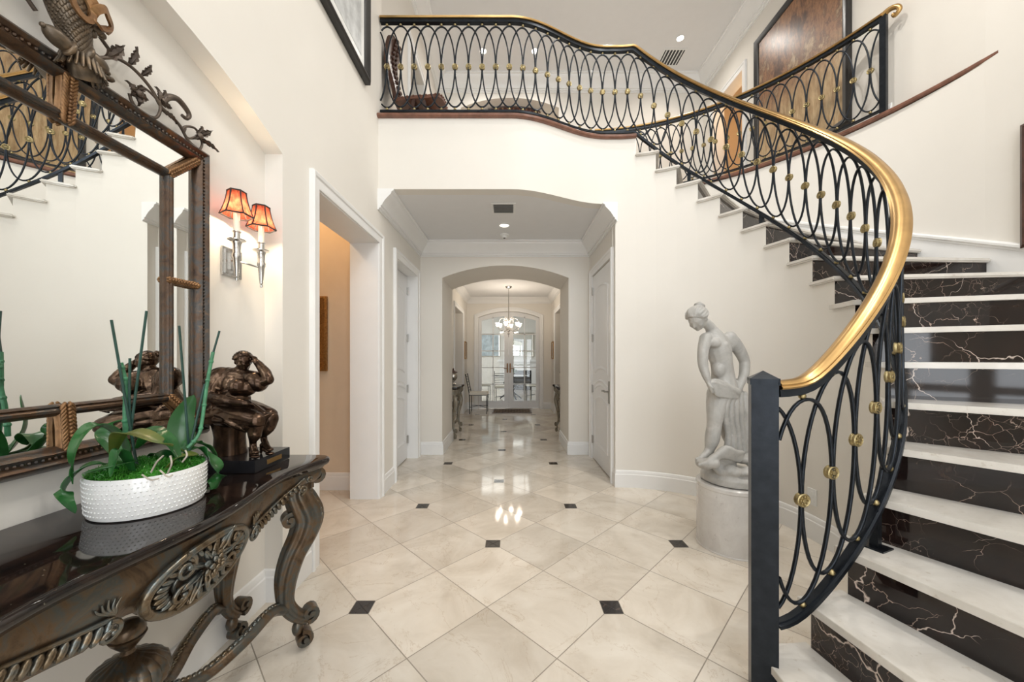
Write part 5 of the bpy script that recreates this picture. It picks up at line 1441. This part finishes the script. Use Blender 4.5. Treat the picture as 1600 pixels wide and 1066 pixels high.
mhair = MB(); head(m, mhair, G(356, 198, -.004), (.66, -.74, -.12), .50)
# raised arm: shoulder, elbow out, hand to the temple
limb(m, [G(395, 320, .0), G(430, 338, -.01), G(470, 350, -.015), G(515, 335, -.02)], [.031, .030, .026, .021]); m.ell(G(532, 330, -.02), .019)
limb(m, [G(532, 325, -.02), G(508, 278, -.01), G(470, 226, .0), G(440, 196, .005)], [.020, .021, .016, .012])
m.ell(G(430, 184, .004), (.013, .012, .014))
for i in range(4): limb(m, [G(428-i*3, 180-i*4, -.004+i*.006), G(418-i*3, 166-i*4, -.008+i*.006), G(404-i*3, 160-i*3, -.010+i*.006)], [.0058, .0052, .0045], n=7, k=3)
limb(m, [G(432, 190, -.004), G(424, 198, -.012), G(413, 198, -.016)], [.0058, .0052, .0045], n=7, k=3)
# lowered arm resting on the lap
limb(m, [G(200, 325, -.02), G(160, 365, -.035), G(140, 410, -.045), G(130, 445, -.055)], [.031, .029, .026, .023])
limb(m, [G(130, 448, -.055), G(190, 465, -.085), G(270, 480, -.095), G(350, 490, -.090), G(385, 495, -.085)], [.023, .023, .020, .016, .012])
m.ell(G(395, 498, -.084), (.015, .013, .009))
for i in range(4): limb(m, [G(400, 492+i*5, -.092+i*.005), G(416, 498+i*5, -.094+i*.006), G(430, 506+i*5, -.088+i*.006)], [.0056, .005, .0042], n=7, k=3)
limb(m, [G(390, 490, -.080), G(404, 484, -.082), G(414, 488, -.082)], [.0056, .005, .0042], n=7, k=3)
# legs below the skirt, feet in heeled shoes
for kx, ky, kd, ax_, ay_, ad, tx, ty, td in ((448, 625, -.075, 425, 785, -.065, 440, 838, -.085), (545, 590, -.025, 500, 740, -.010, 540, 818, -.035)):
    limb(m, [G(kx-40, ky+5, kd), G(kx, ky, kd), G(kx-10, ky+55, kd), G(lerp(kx, ax_, .55), lerp(ky, ay_, .55), kd), G(ax_-2, ay_-30, ad), G(ax_, ay_, ad)], [.034, .030, .026, .023, .0135, .012])
    limb(m, [G(ax_-3, ay_-5, ad), G(lerp(ax_, tx, .4), lerp(ay_, ty, .55), lerp(ad, td, .5)), G(tx, ty-10, td)], [.012, .0125, .009])
    m.ell(G(tx, ty-8, td), (.016, .014, .008))
remeshed(m, 'body', 'statue_bronze', bz, 0.0030, 3, lambda p: 0.0009*mnoise.noise(p*70))
m = MB()                      # dress: skirt over thighs, sleeves
limb(m, [G(225, 545, .0), G(300, 570, -.04), G(380, 590, -.065), G(445, 612, -.075)], [.062, .050, .042, .036]); limb(m, [G(270, 545, .04), G(370, 540, .01), G(460, 560, -.01), G(530, 580, -.022)], [.060, .050, .043, .036])
m.ell(G(210, 560, .0), (.074, .070, .050)); m.ell(G(330, 600, -.02), (.11, .07, .034))
for i in range(6): limb(m, [G(180+i*22, 545+i*4, -.055-i*.004), G(240+i*26, 600-i*2, -.085), G(330+i*22, 640-i*9, -.09+i*.01), G(385+i*14, 655-i*14, -.075+i*.012)], [.009, .010, .010, .008], n=8)
limb(m, [G(385, 480, -.045), G(440, 520, -.045), G(500, 560, -.055)], [.010, .012, .010]); limb(m, [G(470, 590, -.070), G(520, 575, -.055), G(562, 555, -.02)], [.009, .010, .008])
limb(m, [G(240, 620, -.09), G(310, 650, -.095), G(380, 672, -.085), G(410, 640, -.09)], [.010, .012, .012, .009])
limb(m, [G(250, 285, .0), G(200, 300, -.01), G(150, 345, -.03)], [.028, .038, .036]); limb(m, [G(390, 300, .0), G(430, 325, -.01), G(462, 352, -.015)], [.026, .036, .036])
limb(m, [G(115, 360, -.03), G(150, 378, -.05), G(190, 392, -.045)], [.008, .009, .008]); limb(m, [G(455, 392, -.01), G(478, 365, -.02), G(470, 325, -.02)], [.007, .008, .007])
remeshed(m, 'dress', 'statue_bronze', bz, 0.0030, 4, lambda p: 0.0012*mnoise.noise(Vector((p.x*30, p.y*30, p.z*75))))
remeshed(mhair, 'hair', 'statue_bronze', bz, 0.0024, 1)
m = MB()                      # heeled shoes
for ax_, ay_, ad, tx, ty, td in ((425, 785, -.065, 440, 838, -.085), (500, 740, -.010, 540, 818, -.035)):
    T = G(tx, ty, td); T.z = ZT+.008; H = G(ax_-5, ay_, ad); 
    m.ell((T.x, T.y, ZT+.008), (.017, .014, .0075)); m.ell(((T.x+H.x)/2, (T.y+H.y)/2, ZT+.018), (.020, .013, .010), rotm(0, .5, 0))
    m.tube([(H.x-.004, H.y, ZT+.036), (H.x-.010, H.y, ZT+.001)], [.010, .0035], n=8); m.ell((H.x, H.y, ZT+.036), (.014, .012, .011))
o = m.build('shoes', 'statue_bronze', bz, smooth=60)
m = MB(); c = G(265, 760, .0)
m.lathe([(0.0, ZT+.001), (.060, ZT+.001), (.056, ZT+.03), (.054, ZT+.07), (.058, ZT+.10), (.066, ZT+.135), (.058, ZT+.148), (0.0, ZT+.148)], (c.x, c.y, 0), 26)
m.box((c.x-.115, c.y-.07, ZT+.132), (c.x+.065, c.y+.06, ZT+.150)); m.box((c.x-.13, c.y-.05, ZT+.138), (c.x-.02, c.y+.03, ZT+.153))
o = m.build('stump_seat', 'statue_bronze', bz, smooth=30)
# ================================================================== pictures
def picture(name, label, cat, plane, u0, u1, z0, z1, at_, side, fw, depth, fmat, amat, group=None, mount=0.0):
    """plane 'x' = wall of constant X (u is Y); plane 'y' = wall of constant Y (u is X)"""
    mp = (lambda u, z, h: (at_+side*h, u, z)) if plane == 'x' else (lambda u, z, h: (u, at_+side*h, z))
    c = mp((u0+u1)/2, z0, 0.0); t = thing(name, label, cat, c, group)
    pr = [(0, 0.001), (0, depth*0.8), (fw*0.25, depth), (fw*0.7, depth*0.75), (fw, depth*0.5), (fw, 0.001)]
    sweep2([(u0, z0), (u1, z0), (u1, z1), (u0, z1)], pr, mp, closed=True).build('frame', fmat, t, smooth=30)
    a = mp(u0+fw*0.9, z0+fw*0.9, 0.002); b = mp(u1-fw*0.9, z1-fw*0.9, depth*0.4)
    if mount:
        box([min(p, q) for p, q in zip(a, b)], [max(p, q) for p, q in zip(a, b)]).build('mount', 'white_plastic', t, smooth=0)
        a = mp(u0+fw+mount, z0+fw+mount, 0.002); b = mp(u1-fw-mount, z1-fw-mount, depth*0.43)
    box([min(p, q) for p, q in zip(a, b)], [max(p, q) for p, q in zip(a, b)]).build('canvas', amat, t, smooth=0)
    return t
picture('painting', 'very large abstract brown and gold painting in a wide black frame on the upper wall', 'painting', 'x', 3.74, 5.20, 3.72, 5.80, 3.513, -1, 0.085, 0.05, 'frame_black', 'painting_abstract')
picture('framed_picture', 'large black framed picture high on the left foyer wall', 'picture', 'x', 1.75, 3.03, 3.565, 4.95, LW+0.002, 1, 0.075, 0.055, 'frame_black', 'art_pale', mount=0.06)
picture('framed_picture', 'gilt framed picture on the tan wall of the side room', 'picture', 'y', -2.55, -1.795, 1.165, 1.895, 3.568, -1, 0.075, 0.035, 'gold_frame', 'art_dark')
picture('framed_picture', 'narrow gold framed picture on the left gallery wall above the chair', 'picture', 'x', 8.72, 9.05, 1.27, 1.70, GL+0.002, 1, 0.035, 0.03, 'gold_frame', 'art_pale', mount=0.03)
picture('framed_picture', 'narrow gold framed picture on the right gallery wall', 'picture', 'x', 8.72, 9.05, 1.27, 1.70, GR-0.002, -1, 0.035, 0.03, 'gold_frame', 'art_pale', mount=0.03)
# framed picture at the right edge, on the curved stair wall
a = math.radians(-7.15); cxy = pol(RO-0.003, a); t = Vector((-math.sin(a), math.cos(a), 0)); n = Vector((-math.cos(a), -math.sin(a), 0))
root = thing('framed_picture', 'dark wood framed picture on the curved stair wall at the right edge', 'picture', (*cxy, 2.04))
C0 = Vector((*cxy, 0)) + n*0.016
mp = lambda u, z, h: tuple(C0 + t*u + n*h + Vector((0, 0, z)))
sweep2([(-0.245, 2.04), (0.245, 2.04), (0.245, 2.88), (-0.245, 2.88)], [(0, 0), (0, .035), (.02, .045), (.05, .03), (.06, 0)], mp, closed=True).build('frame', 'wood_dark', root, smooth=30)
MB().add([mp(u, z, h) for h in (.003, .02) for u, z in ((-.20, 2.09), (.20, 2.09), (.20, 2.83), (-.20, 2.83))],
         [(0, 1, 2, 3), (4, 5, 6, 7), (0, 1, 5, 4), (1, 2, 6, 5), (2, 3, 7, 6), (3, 0, 4, 7)]).build('canvas', 'art_pale', root, smooth=0)
# arched textile picture in the upper alcove
root = thing('tapestry', 'dark red patterned hanging in the arched recess of the upper back wall', 'tapestry', (0.05, 6.895, 4.2))
MB().prism([(-.46, 4.2), (.52, 4.2)] + list(reversed(arch(-.46, .52, 5.95, 6.04))), 6.870, 6.898, mapf=XZ).build('cloth', 'patterned_textile', root, smooth=0)
MB().tube([(-.50, 6.86, 5.93)] + [(x, 6.86, z+.012) for x, z in arch(-.47, .53, 5.945, 6.045)] + [(.56, 6.86, 5.93)], 0.012).build('rod', 'wood_dark', root)

# ================================================================== ceiling fittings
def downlight(x, y, z, label):
    t = thing('recessed_light', label, 'light', (x, y, z), None)
    MB().lathe([(0.052, -0.002), (0.066, -0.002), (0.070, -0.007), (0.060, -0.010), (0.052, -0.004)], (x, y, z), 32, caps=False).build('trim_ring', 'white_plastic', t)
    MB().lathe([(0.0, -0.003), (0.052, -0.003), (0.052, -0.0005), (0.0, -0.0005)], (x, y, z), 32).build('lens', 'lamp_glow', t)
downlight(-0.075, 4.23, HZ, 'round recessed light in the low hall ceiling')
downlight(2.70, 5.79, CZ, 'recessed light beside the air vent in the upper ceiling')
downlight(-0.457, 6.03, CZ, 'left one of the two recessed lights seen through the balcony railing')
downlight(0.40, 6.03, CZ, 'right one of the two recessed lights seen through the balcony railing')
def vent(name, label, x, y, z, w, l, n, along='x'):
    t = thing(name, label, 'vent', (x, y, z))
    m = MB().box((x-w/2, y-l/2, z-0.008), (x+w/2, y-l/2+0.025, z-0.001)); m.box((x-w/2, y+l/2-0.025, z-0.008), (x+w/2, y+l/2, z-0.001))
    m.box((x-w/2, y-l/2+0.025, z-0.008), (x-w/2+0.025, y+l/2-0.025, z-0.001)); m.box((x+w/2-0.025, y-l/2+0.025, z-0.008), (x+w/2, y+l/2-0.025, z-0.001))
    m.build('frame', 'white_plastic', t, smooth=0)
    box((x-w/2+0.02, y-l/2+0.02, z-0.003), (x+w/2-0.02, y+l/2-0.02, z-0.0015)).build('grille_back', 'black_grille', t, smooth=0)
    m = MB()
    for i in range(n):
        if along == 'x': q = lerp(y-l/2+0.03, y+l/2-0.03, (i+.5)/n); m.box((x-w/2+0.02, q-0.005, z-0.009), (x+w/2-0.02, q+0.003, z-0.003))
        else: q = lerp(x-w/2+0.03, x+w/2-0.03, (i+.5)/n); m.box((q-0.008, y-l/2+0.02, z-0.009), (q+0.008, y+l/2-0.02, z-0.003))
    m.build('slats', 'vent_grey' if along == 'x' else 'white_plastic', t, smooth=0)
vent('air_vent', 'square louvred air vent in the low hall ceiling', -0.075, 3.755, HZ, 0.25, 0.27, 7)
vent('air_vent', 'slatted air vent in the upper ceiling beside the recessed light', 2.72, 6.16, CZ, 0.38, 0.36, 6, 'y')
t = thing('smoke_detector', 'small white smoke detector on the low hall ceiling', 'detector', (-0.08, 4.55, HZ))
MB().lathe([(0.0, -0.045), (0.030, -0.045), (0.035, -0.040), (0.037, -0.020), (0.055, -0.016), (0.058, -0.001), (0, -0.001)], (-0.08, 4.55, HZ), 28).build('housing', 'white_plastic', t)
MB().lathe([(0.0, -0.050), (0.012, -0.049), (0.014, -0.045), (0.0, -0.045)], (-0.08, 4.55, HZ), 14).build('sensor', 'black_grille', t)
# wall outlet under the stair, with a plugged-in round cap
ar = math.atan2(2.66-SC[1], 1.0); ar = math.radians(8.0)
a = math.radians(7.0)
def onwall(adeg, z, h): a = math.radians(adeg); x, y = pol(RI-h, a); return Vector((x, y, z))
t = thing('wall_outlet', 'white wall outlet on the curved wall just above the baseboard', 'outlet', tuple(onwall(3.0, 0.26, 0)))
c = onwall(3.0, 0.30, 0.0); nrmv = (Vector((*SC, 0.30))-c).normalized(); tv = Vector((-nrmv.y, nrmv.x, 0))
M = Matrix.Translation(c) @ Matrix((tv.to_4d(), nrmv.to_4d(), (0, 0, 1, 0), (0, 0, 0, 1))).transposed()
M = Matrix.Translation(c) @ Matrix(((tv.x, nrmv.x, 0, 0), (tv.y, nrmv.y, 0, 0), (0, 0, 1, 0), (0, 0, 0, 1)))
MB().box((-.036, .001, -.058), (.036, .007, .058), M).build('cover_plate', 'white_plastic', t, smooth=0)
MB().box((-.016, .007, .010), (.016, .009, .038), M).box((-.016, .007, -.038), (.016, .009, -.010), M).build('socket', 'white_plastic', t, smooth=0)

# ================================================================== upper hall chair
hc = thing('carved_hall_chair', 'carved dark wood hall chair with a tall shaped back behind the balcony railing', 'chair', (-0.97, 3.93, 3.501))
# side view faces +X: seat, plank back leaning left, crossed plank legs
CXc, CYc, ZZ = -0.97, 3.93, 3.501
m = MB()
vs = []; fs = []; n = 14
prof = [(-.245, .50), (-.250, .58), (-.270, .68), (-.300, .80), (-.318, .90), (-.322, 1.00), (-.305, 1.10), (-.285, 1.16), (-.270, 1.18)]
P = smooth_pts([(CXc+x, 0, ZZ+z) for x, z in prof], 4); K = len(P)
for i, p in enumerate(P):
    t_ = i/(K-1); w = 0.10+0.075*math.sin(t_*PI)**.8*(1+.18*math.cos(t_*14)) if t_ < .97 else .07
    th_ = .026
    for dx, dy in ((-th_, -w), (th_, -w), (th_+.012, 0), (th_, w), (-th_, w)): vs.append((p.x+dx*.8, CYc+dy, p.z))
for i in range(K-1):
    for k in range(5): fs.append((i*5+k, i*5+(k+1) % 5, (i+1)*5+(k+1) % 5, (i+1)*5+k))
fs += [tuple(range(5)), tuple(range((K-1)*5, K*5))]
m.add(vs, fs)
for i in range(2, K-2, 2):
    p = P[i]; m.ell((p.x+.035, CYc+.04, p.z), (.020, .024, .020), nu=8, nv=6); m.ell((p.x+.035, CYc-.04, p.z), (.020, .024, .020), nu=8, nv=6)
b = m.build('backrest', 'wood_dark', hc, smooth=50)
m = MB()                      # shaped seat plank with egg-and-dart edge
so = smooth_pts([(-.25, -.13, 0), (-.10, -.17, 0), (.10, -.19, 0), (.235, -.20, 0), (.275, -.12, 0), (.28, 0, 0), (.275, .12, 0), (.235, .20, 0), (.10, .19, 0), (-.10, .17, 0), (-.25, .13, 0)], 3)
m.prism([(CXc+p.x, CYc+p.y) for p in so], ZZ+.470, ZZ+.505)
m.build('seat', 'wood_red', hc, smooth=40, bevel=.006)
m = MB()
for p in so: m.ell((CXc+p.x, CYc+p.y, ZZ+.50), (.012, .012, .010), nu=7, nv=5)
m.build('seat_beading', 'wood_red', hc)
for x, s in ((.20, 1), (-.17, -1)):
    pts = [(-.15, .0), (.15, .0), (.13, .07), (.09, .13), (.12, .20), (.15, .28), (.15, .36), (.17, .47), (-.17, .47), (-.15, .36), (-.15, .28), (-.12, .20), (-.09, .13), (-.13, .07)]
    M = Matrix.Translation((CXc+x, CYc, ZZ)) @ Matrix.Rotation(-s*0.22, 4, 'Y')
    mm = MB().prism([(y, z) for y, z in pts], -.018, .018, mapf=lambda y, z, h: M @ Vector((h - s*0.03, y, z*1.02+.012 if z > .3 else z+.004)))
    for q in (-.07, .07): mm.ell(M @ Vector((s*.01, q, .40)), (.035, .035, .05), nu=10, nv=7)
    mm.build('leg', 'wood_dark', hc, smooth=40)
MB().tube([(CXc-.17, CYc, ZZ+.16), (CXc+.20, CYc, ZZ+.16)], .018).build('stretcher', 'wood_dark', hc)

# ================================================================== gallery furnishings
def iron_chair(label, loc, rz, group=None):
    t = thing('iron_chair', label, 'chair', (0, 0, 0), group)
    for x, y in ((-.20, -.20), (-.20, .20)):
        MB().tube(smooth_pts([(x+.01, y, 0), (x, y, .44), (x-.03, y, .62), (x-.085, y, .90)], 4), .009, n=8).build('leg', 'iron', t)
        MB().ell((x-.087, y, .91), .014, nu=8, nv=6).build('ball_tip', 'iron', t)
    for x, y in ((.20, -.20), (.20, .20)): MB().tube([(x, y, 0), (x, y, .44)], .009, n=8).build('leg', 'iron', t)
    m = MB()
    for i in range(6): z = .53+i*.064; xx = -.205-.085*((z-.44)/.46)**1.3; m.tube(smooth_pts([(xx, -.20, z), (xx-.018, 0, z+.008), (xx, .20, z)], 4), .008, n=6)
    m.build('back_slats', 'iron', t)
    m = MB(); m.tube([(-.2, -.2, .43), (.2, -.2, .43), (.2, .2, .43), (-.2, .2, .43)], .008, closed=True); m.tube([(-.2, -.2, .15), (0, 0, .17), (.2, .2, .15)], .006); m.tube([(-.2, .2, .15), (0, 0, .17), (.2, -.2, .15)], .006)
    m.build('seat_frame', 'iron', t)
    box((-.22, -.22, .438), (.23, .22, .495)).build('cushion', 'cream_fabric', t, bevel=.018)
    t.location = loc; t.rotation_euler = (0, 0, rz)
    return t
iron_chair('black iron ladder-back chair with cream cushion beside the french doors', (-0.76, 8.62, 0), 0.0)
t = thing('door_mat', 'dark patterned mat on the marble in front of the french doors', 'mat', (0.03, 8.85, 0))
box((-0.43, 8.53, 0.0005), (0.49, 9.15, 0.010)).build('pile', 'rug_weave', t, smooth=0)
m = MB(); m.box((-0.44, 8.52, 0.0005), (0.50, 8.55, 0.012)); m.box((-0.44, 9.13, 0.0005), (0.50, 9.16, 0.012)); m.box((-0.44, 8.55, 0.0005), (-0.41, 9.13, 0.012)); m.box((0.47, 8.55, 0.0005), (0.50, 9.13, 0.012))
m.build('border', 'wood_dark', t, smooth=0)
# glass chandelier
CH = Vector((-0.045, 7.83, 0))
t = thing('chandelier', 'blown glass chandelier with lit tulip arms hanging in the gallery', 'chandelier', (CH.x, CH.y, HZ))
MB().lathe([(0.0, -0.001), (0.075, -0.001), (0.075, -0.012), (0.055, -0.035), (0.02, -0.055), (0.0, -0.058)], (CH.x, CH.y, HZ), 28).build('canopy', 'nickel', t)
MB().tube([(CH.x, CH.y, HZ-0.05), (CH.x, CH.y, 2.08)], .009).build('stem', 'nickel', t)
MB().lathe([(0.0, 1.74), (.012, 1.76), (.008, 1.79), (.03, 1.82), (.012, 1.85), (.035, 1.89), (.055, 1.93), (.03, 1.97), (.015, 2.02), (.03, 2.06), (.012, 2.10), (0.0, 2.11)], (CH.x, CH.y, 0), 24).build('column', 'crystal', t)
for k in range(6):
    a = 2*PI*k/6+.3; d = Vector((math.cos(a), math.sin(a), 0)); c = Vector((CH.x, CH.y, 0))
    arm = MB().tube(smooth_pts([c+Vector((0, 0, 1.92)), c+d*.10+Vector((0, 0, 1.88)), c+d*.20+Vector((0, 0, 1.90)), c+d*.245+Vector((0, 0, 1.96))], 5), .008, n=8).build('arm', 'crystal', t)
    e = c+d*.25
    point('chandelier_bulb', tuple(e+Vector((0, 0, 2.055))), 7.5, (1.0, 0.86, 0.70), 0.03)
    MB().lathe([(.012, 1.965), (.030, 1.975), (.040, 2.0), (.042, 2.03), (.048, 2.045)], (e.x, e.y, 0), 16, caps=False).build('tulip_shade', 'crystal', arm)
    MB().ell(e+Vector((0, 0, 2.0)), (.020, .020, .024), nu=10, nv=8).build('bulb', 'crystal_glow', arm)
for k in range(6):
    a = 2*PI*k/6; d = Vector((math.cos(a), math.sin(a), 0)); c = Vector((CH.x, CH.y, 0))
    MB().tube(smooth_pts([c+Vector((0, 0, 2.02)), c+d*.06+Vector((0, 0, 2.12)), c+d*.14+Vector((0, 0, 2.15)), c+d*.20+Vector((0, 0, 2.10)), c+d*.19+Vector((0, 0, 2.07))], 5), lambda s: lerp(.009, .003, s), n=7).build('glass_leaf', 'crystal', t)

# ================================================================== far room behind the french doors
tb = thing('dining_table', 'round glass dining table on a dark base beyond the french doors', 'table', (0.0, 11.6, 0))
MB().lathe([(0.0, .73), (.60, .73), (.60, .745), (0.0, .745)], (0, 11.6, 0), 40).build('table_top', 'pane_glass', tb)
m = MB()
for k in range(6): a = PI*k/3; m.tube(smooth_pts([(0+.10*math.cos(a), 11.6+.10*math.sin(a), .73), (.22*math.cos(a), 11.6+.22*math.sin(a), .45), (.08*math.cos(a), 11.6+.08*math.sin(a), .25), (.34*math.cos(a), 11.6+.34*math.sin(a), 0.01)], 5), .02)
m.build('base', 'iron', tb)
t = thing('flower_bowl', 'bowl of greenery at the middle of the glass dining table', 'plant', (0, 11.6, .746))
MB().lathe([(0, .746), (.06, .748), (.10, .78), (.13, .83), (.12, .84), (0, .80)], (0, 11.6, 0), 20).build('bowl', 'silver', t)
m = MB(); random.seed(9)
for i in range(60): m.ell((random.gauss(0, .07), 11.6+random.gauss(0, .07), .86+random.random()*.10), (.03, .03, .012), rotm(random.random()*3, random.random()*3, 0), nu=6, nv=4)
m.build('foliage', 'orchid_leaf', t)
iron_chair('iron chair at the left of the dining table beyond the french doors', (-0.88, 11.5, 0), 0.2, None)
iron_chair('iron chair nearest the glass doors at the dining table', (-0.25, 10.7, 0), 1.5, None)
iron_chair('iron chair at the right of the dining table beyond the french doors', (0.75, 11.2, 0), 2.7, None)
fp = thing('fireplace', 'white fireplace with mantel and carved surround on the far room wall', 'fireplace', (0.35, 14.9, 0))
m = MB(); m.box((-.45, 14.75, 0), (-.15, 14.998, 1.15)); m.box((.85, 14.75, 0), (1.15, 14.998, 1.15)); m.box((-.15, 14.75, .80), (.85, 14.998, 1.15)); m.build('surround', 'trim_paint', fp, smooth=0)
m = MB(); m.box((-.55, 14.65, 1.15), (1.25, 14.998, 1.20)); m.box((-.50, 14.70, 1.20), (1.20, 14.998, 1.24)); m.build('mantel_shelf', 'trim_paint', fp, smooth=0)
box((-.15, 14.93, 0.0), (.85, 14.998, .80)).build('firebox', 'frame_black', fp, smooth=0)
picture('overmantel_mirror', 'silver framed mirror hanging over the far fireplace', 'mirror', 'y', -.25, .95, 1.35, 2.35, 14.998, -1, .06, .04, 'silver', 'mirror')
picture('wall_picture', 'small dark picture on the far wall left of the fireplace', 'picture', 'y', -1.95, -1.62, 1.45, 1.90, 14.998, -1, .03, .03, 'frame_black', 'art_dark')
picture('framed_picture', 'broad pale picture on the far wall above the dining table', 'picture', 'y', -1.35, -.45, 1.35, 2.30, 14.998, -1, .04, .03, 'silver', 'glass_art')
cb = thing('sideboard', 'dark wooden sideboard at the right beyond the french doors', 'cabinet', (1.35, 12.6, 0))
box((1.05, 12.3, .06), (1.65, 13.5, .80)).build('body', 'wood_dark', cb, smooth=0, bevel=.004)
box((1.02, 12.27, .80), (1.68, 13.53, .83)).build('top', 'wood_dark', cb, smooth=0, bevel=.004)
for y in (12.34, 13.46):
    for x in (1.09, 1.61): box((x-.03, y-.03, 0), (x+.03, y+.03, .06)).build('leg', 'wood_dark', cb, smooth=0)
for y0, y1 in ((12.34, 12.88), (12.92, 13.46)): box((1.035, y0, .12), (1.05, y1, .74)).build('door', 'wood_dark', cb, smooth=0, bevel=.003)
t = thing('lounge_chair', 'pale upholstered armchair beside the far sideboard', 'armchair', (1.5, 11.3, 0))
box((1.2, 11.0, .20), (1.8, 11.6, .45)).build('seat', 'cream_fabric', t, bevel=.03)
box((1.68, 11.0, .45), (1.82, 11.6, .95)).build('backrest', 'cream_fabric', t, bevel=.03)
for x in (1.24, 1.76):
    for y in (11.04, 11.56): MB().tube([(x, y, 0), (x, y, .20)], .018).build('leg', 'wood_dark', t)
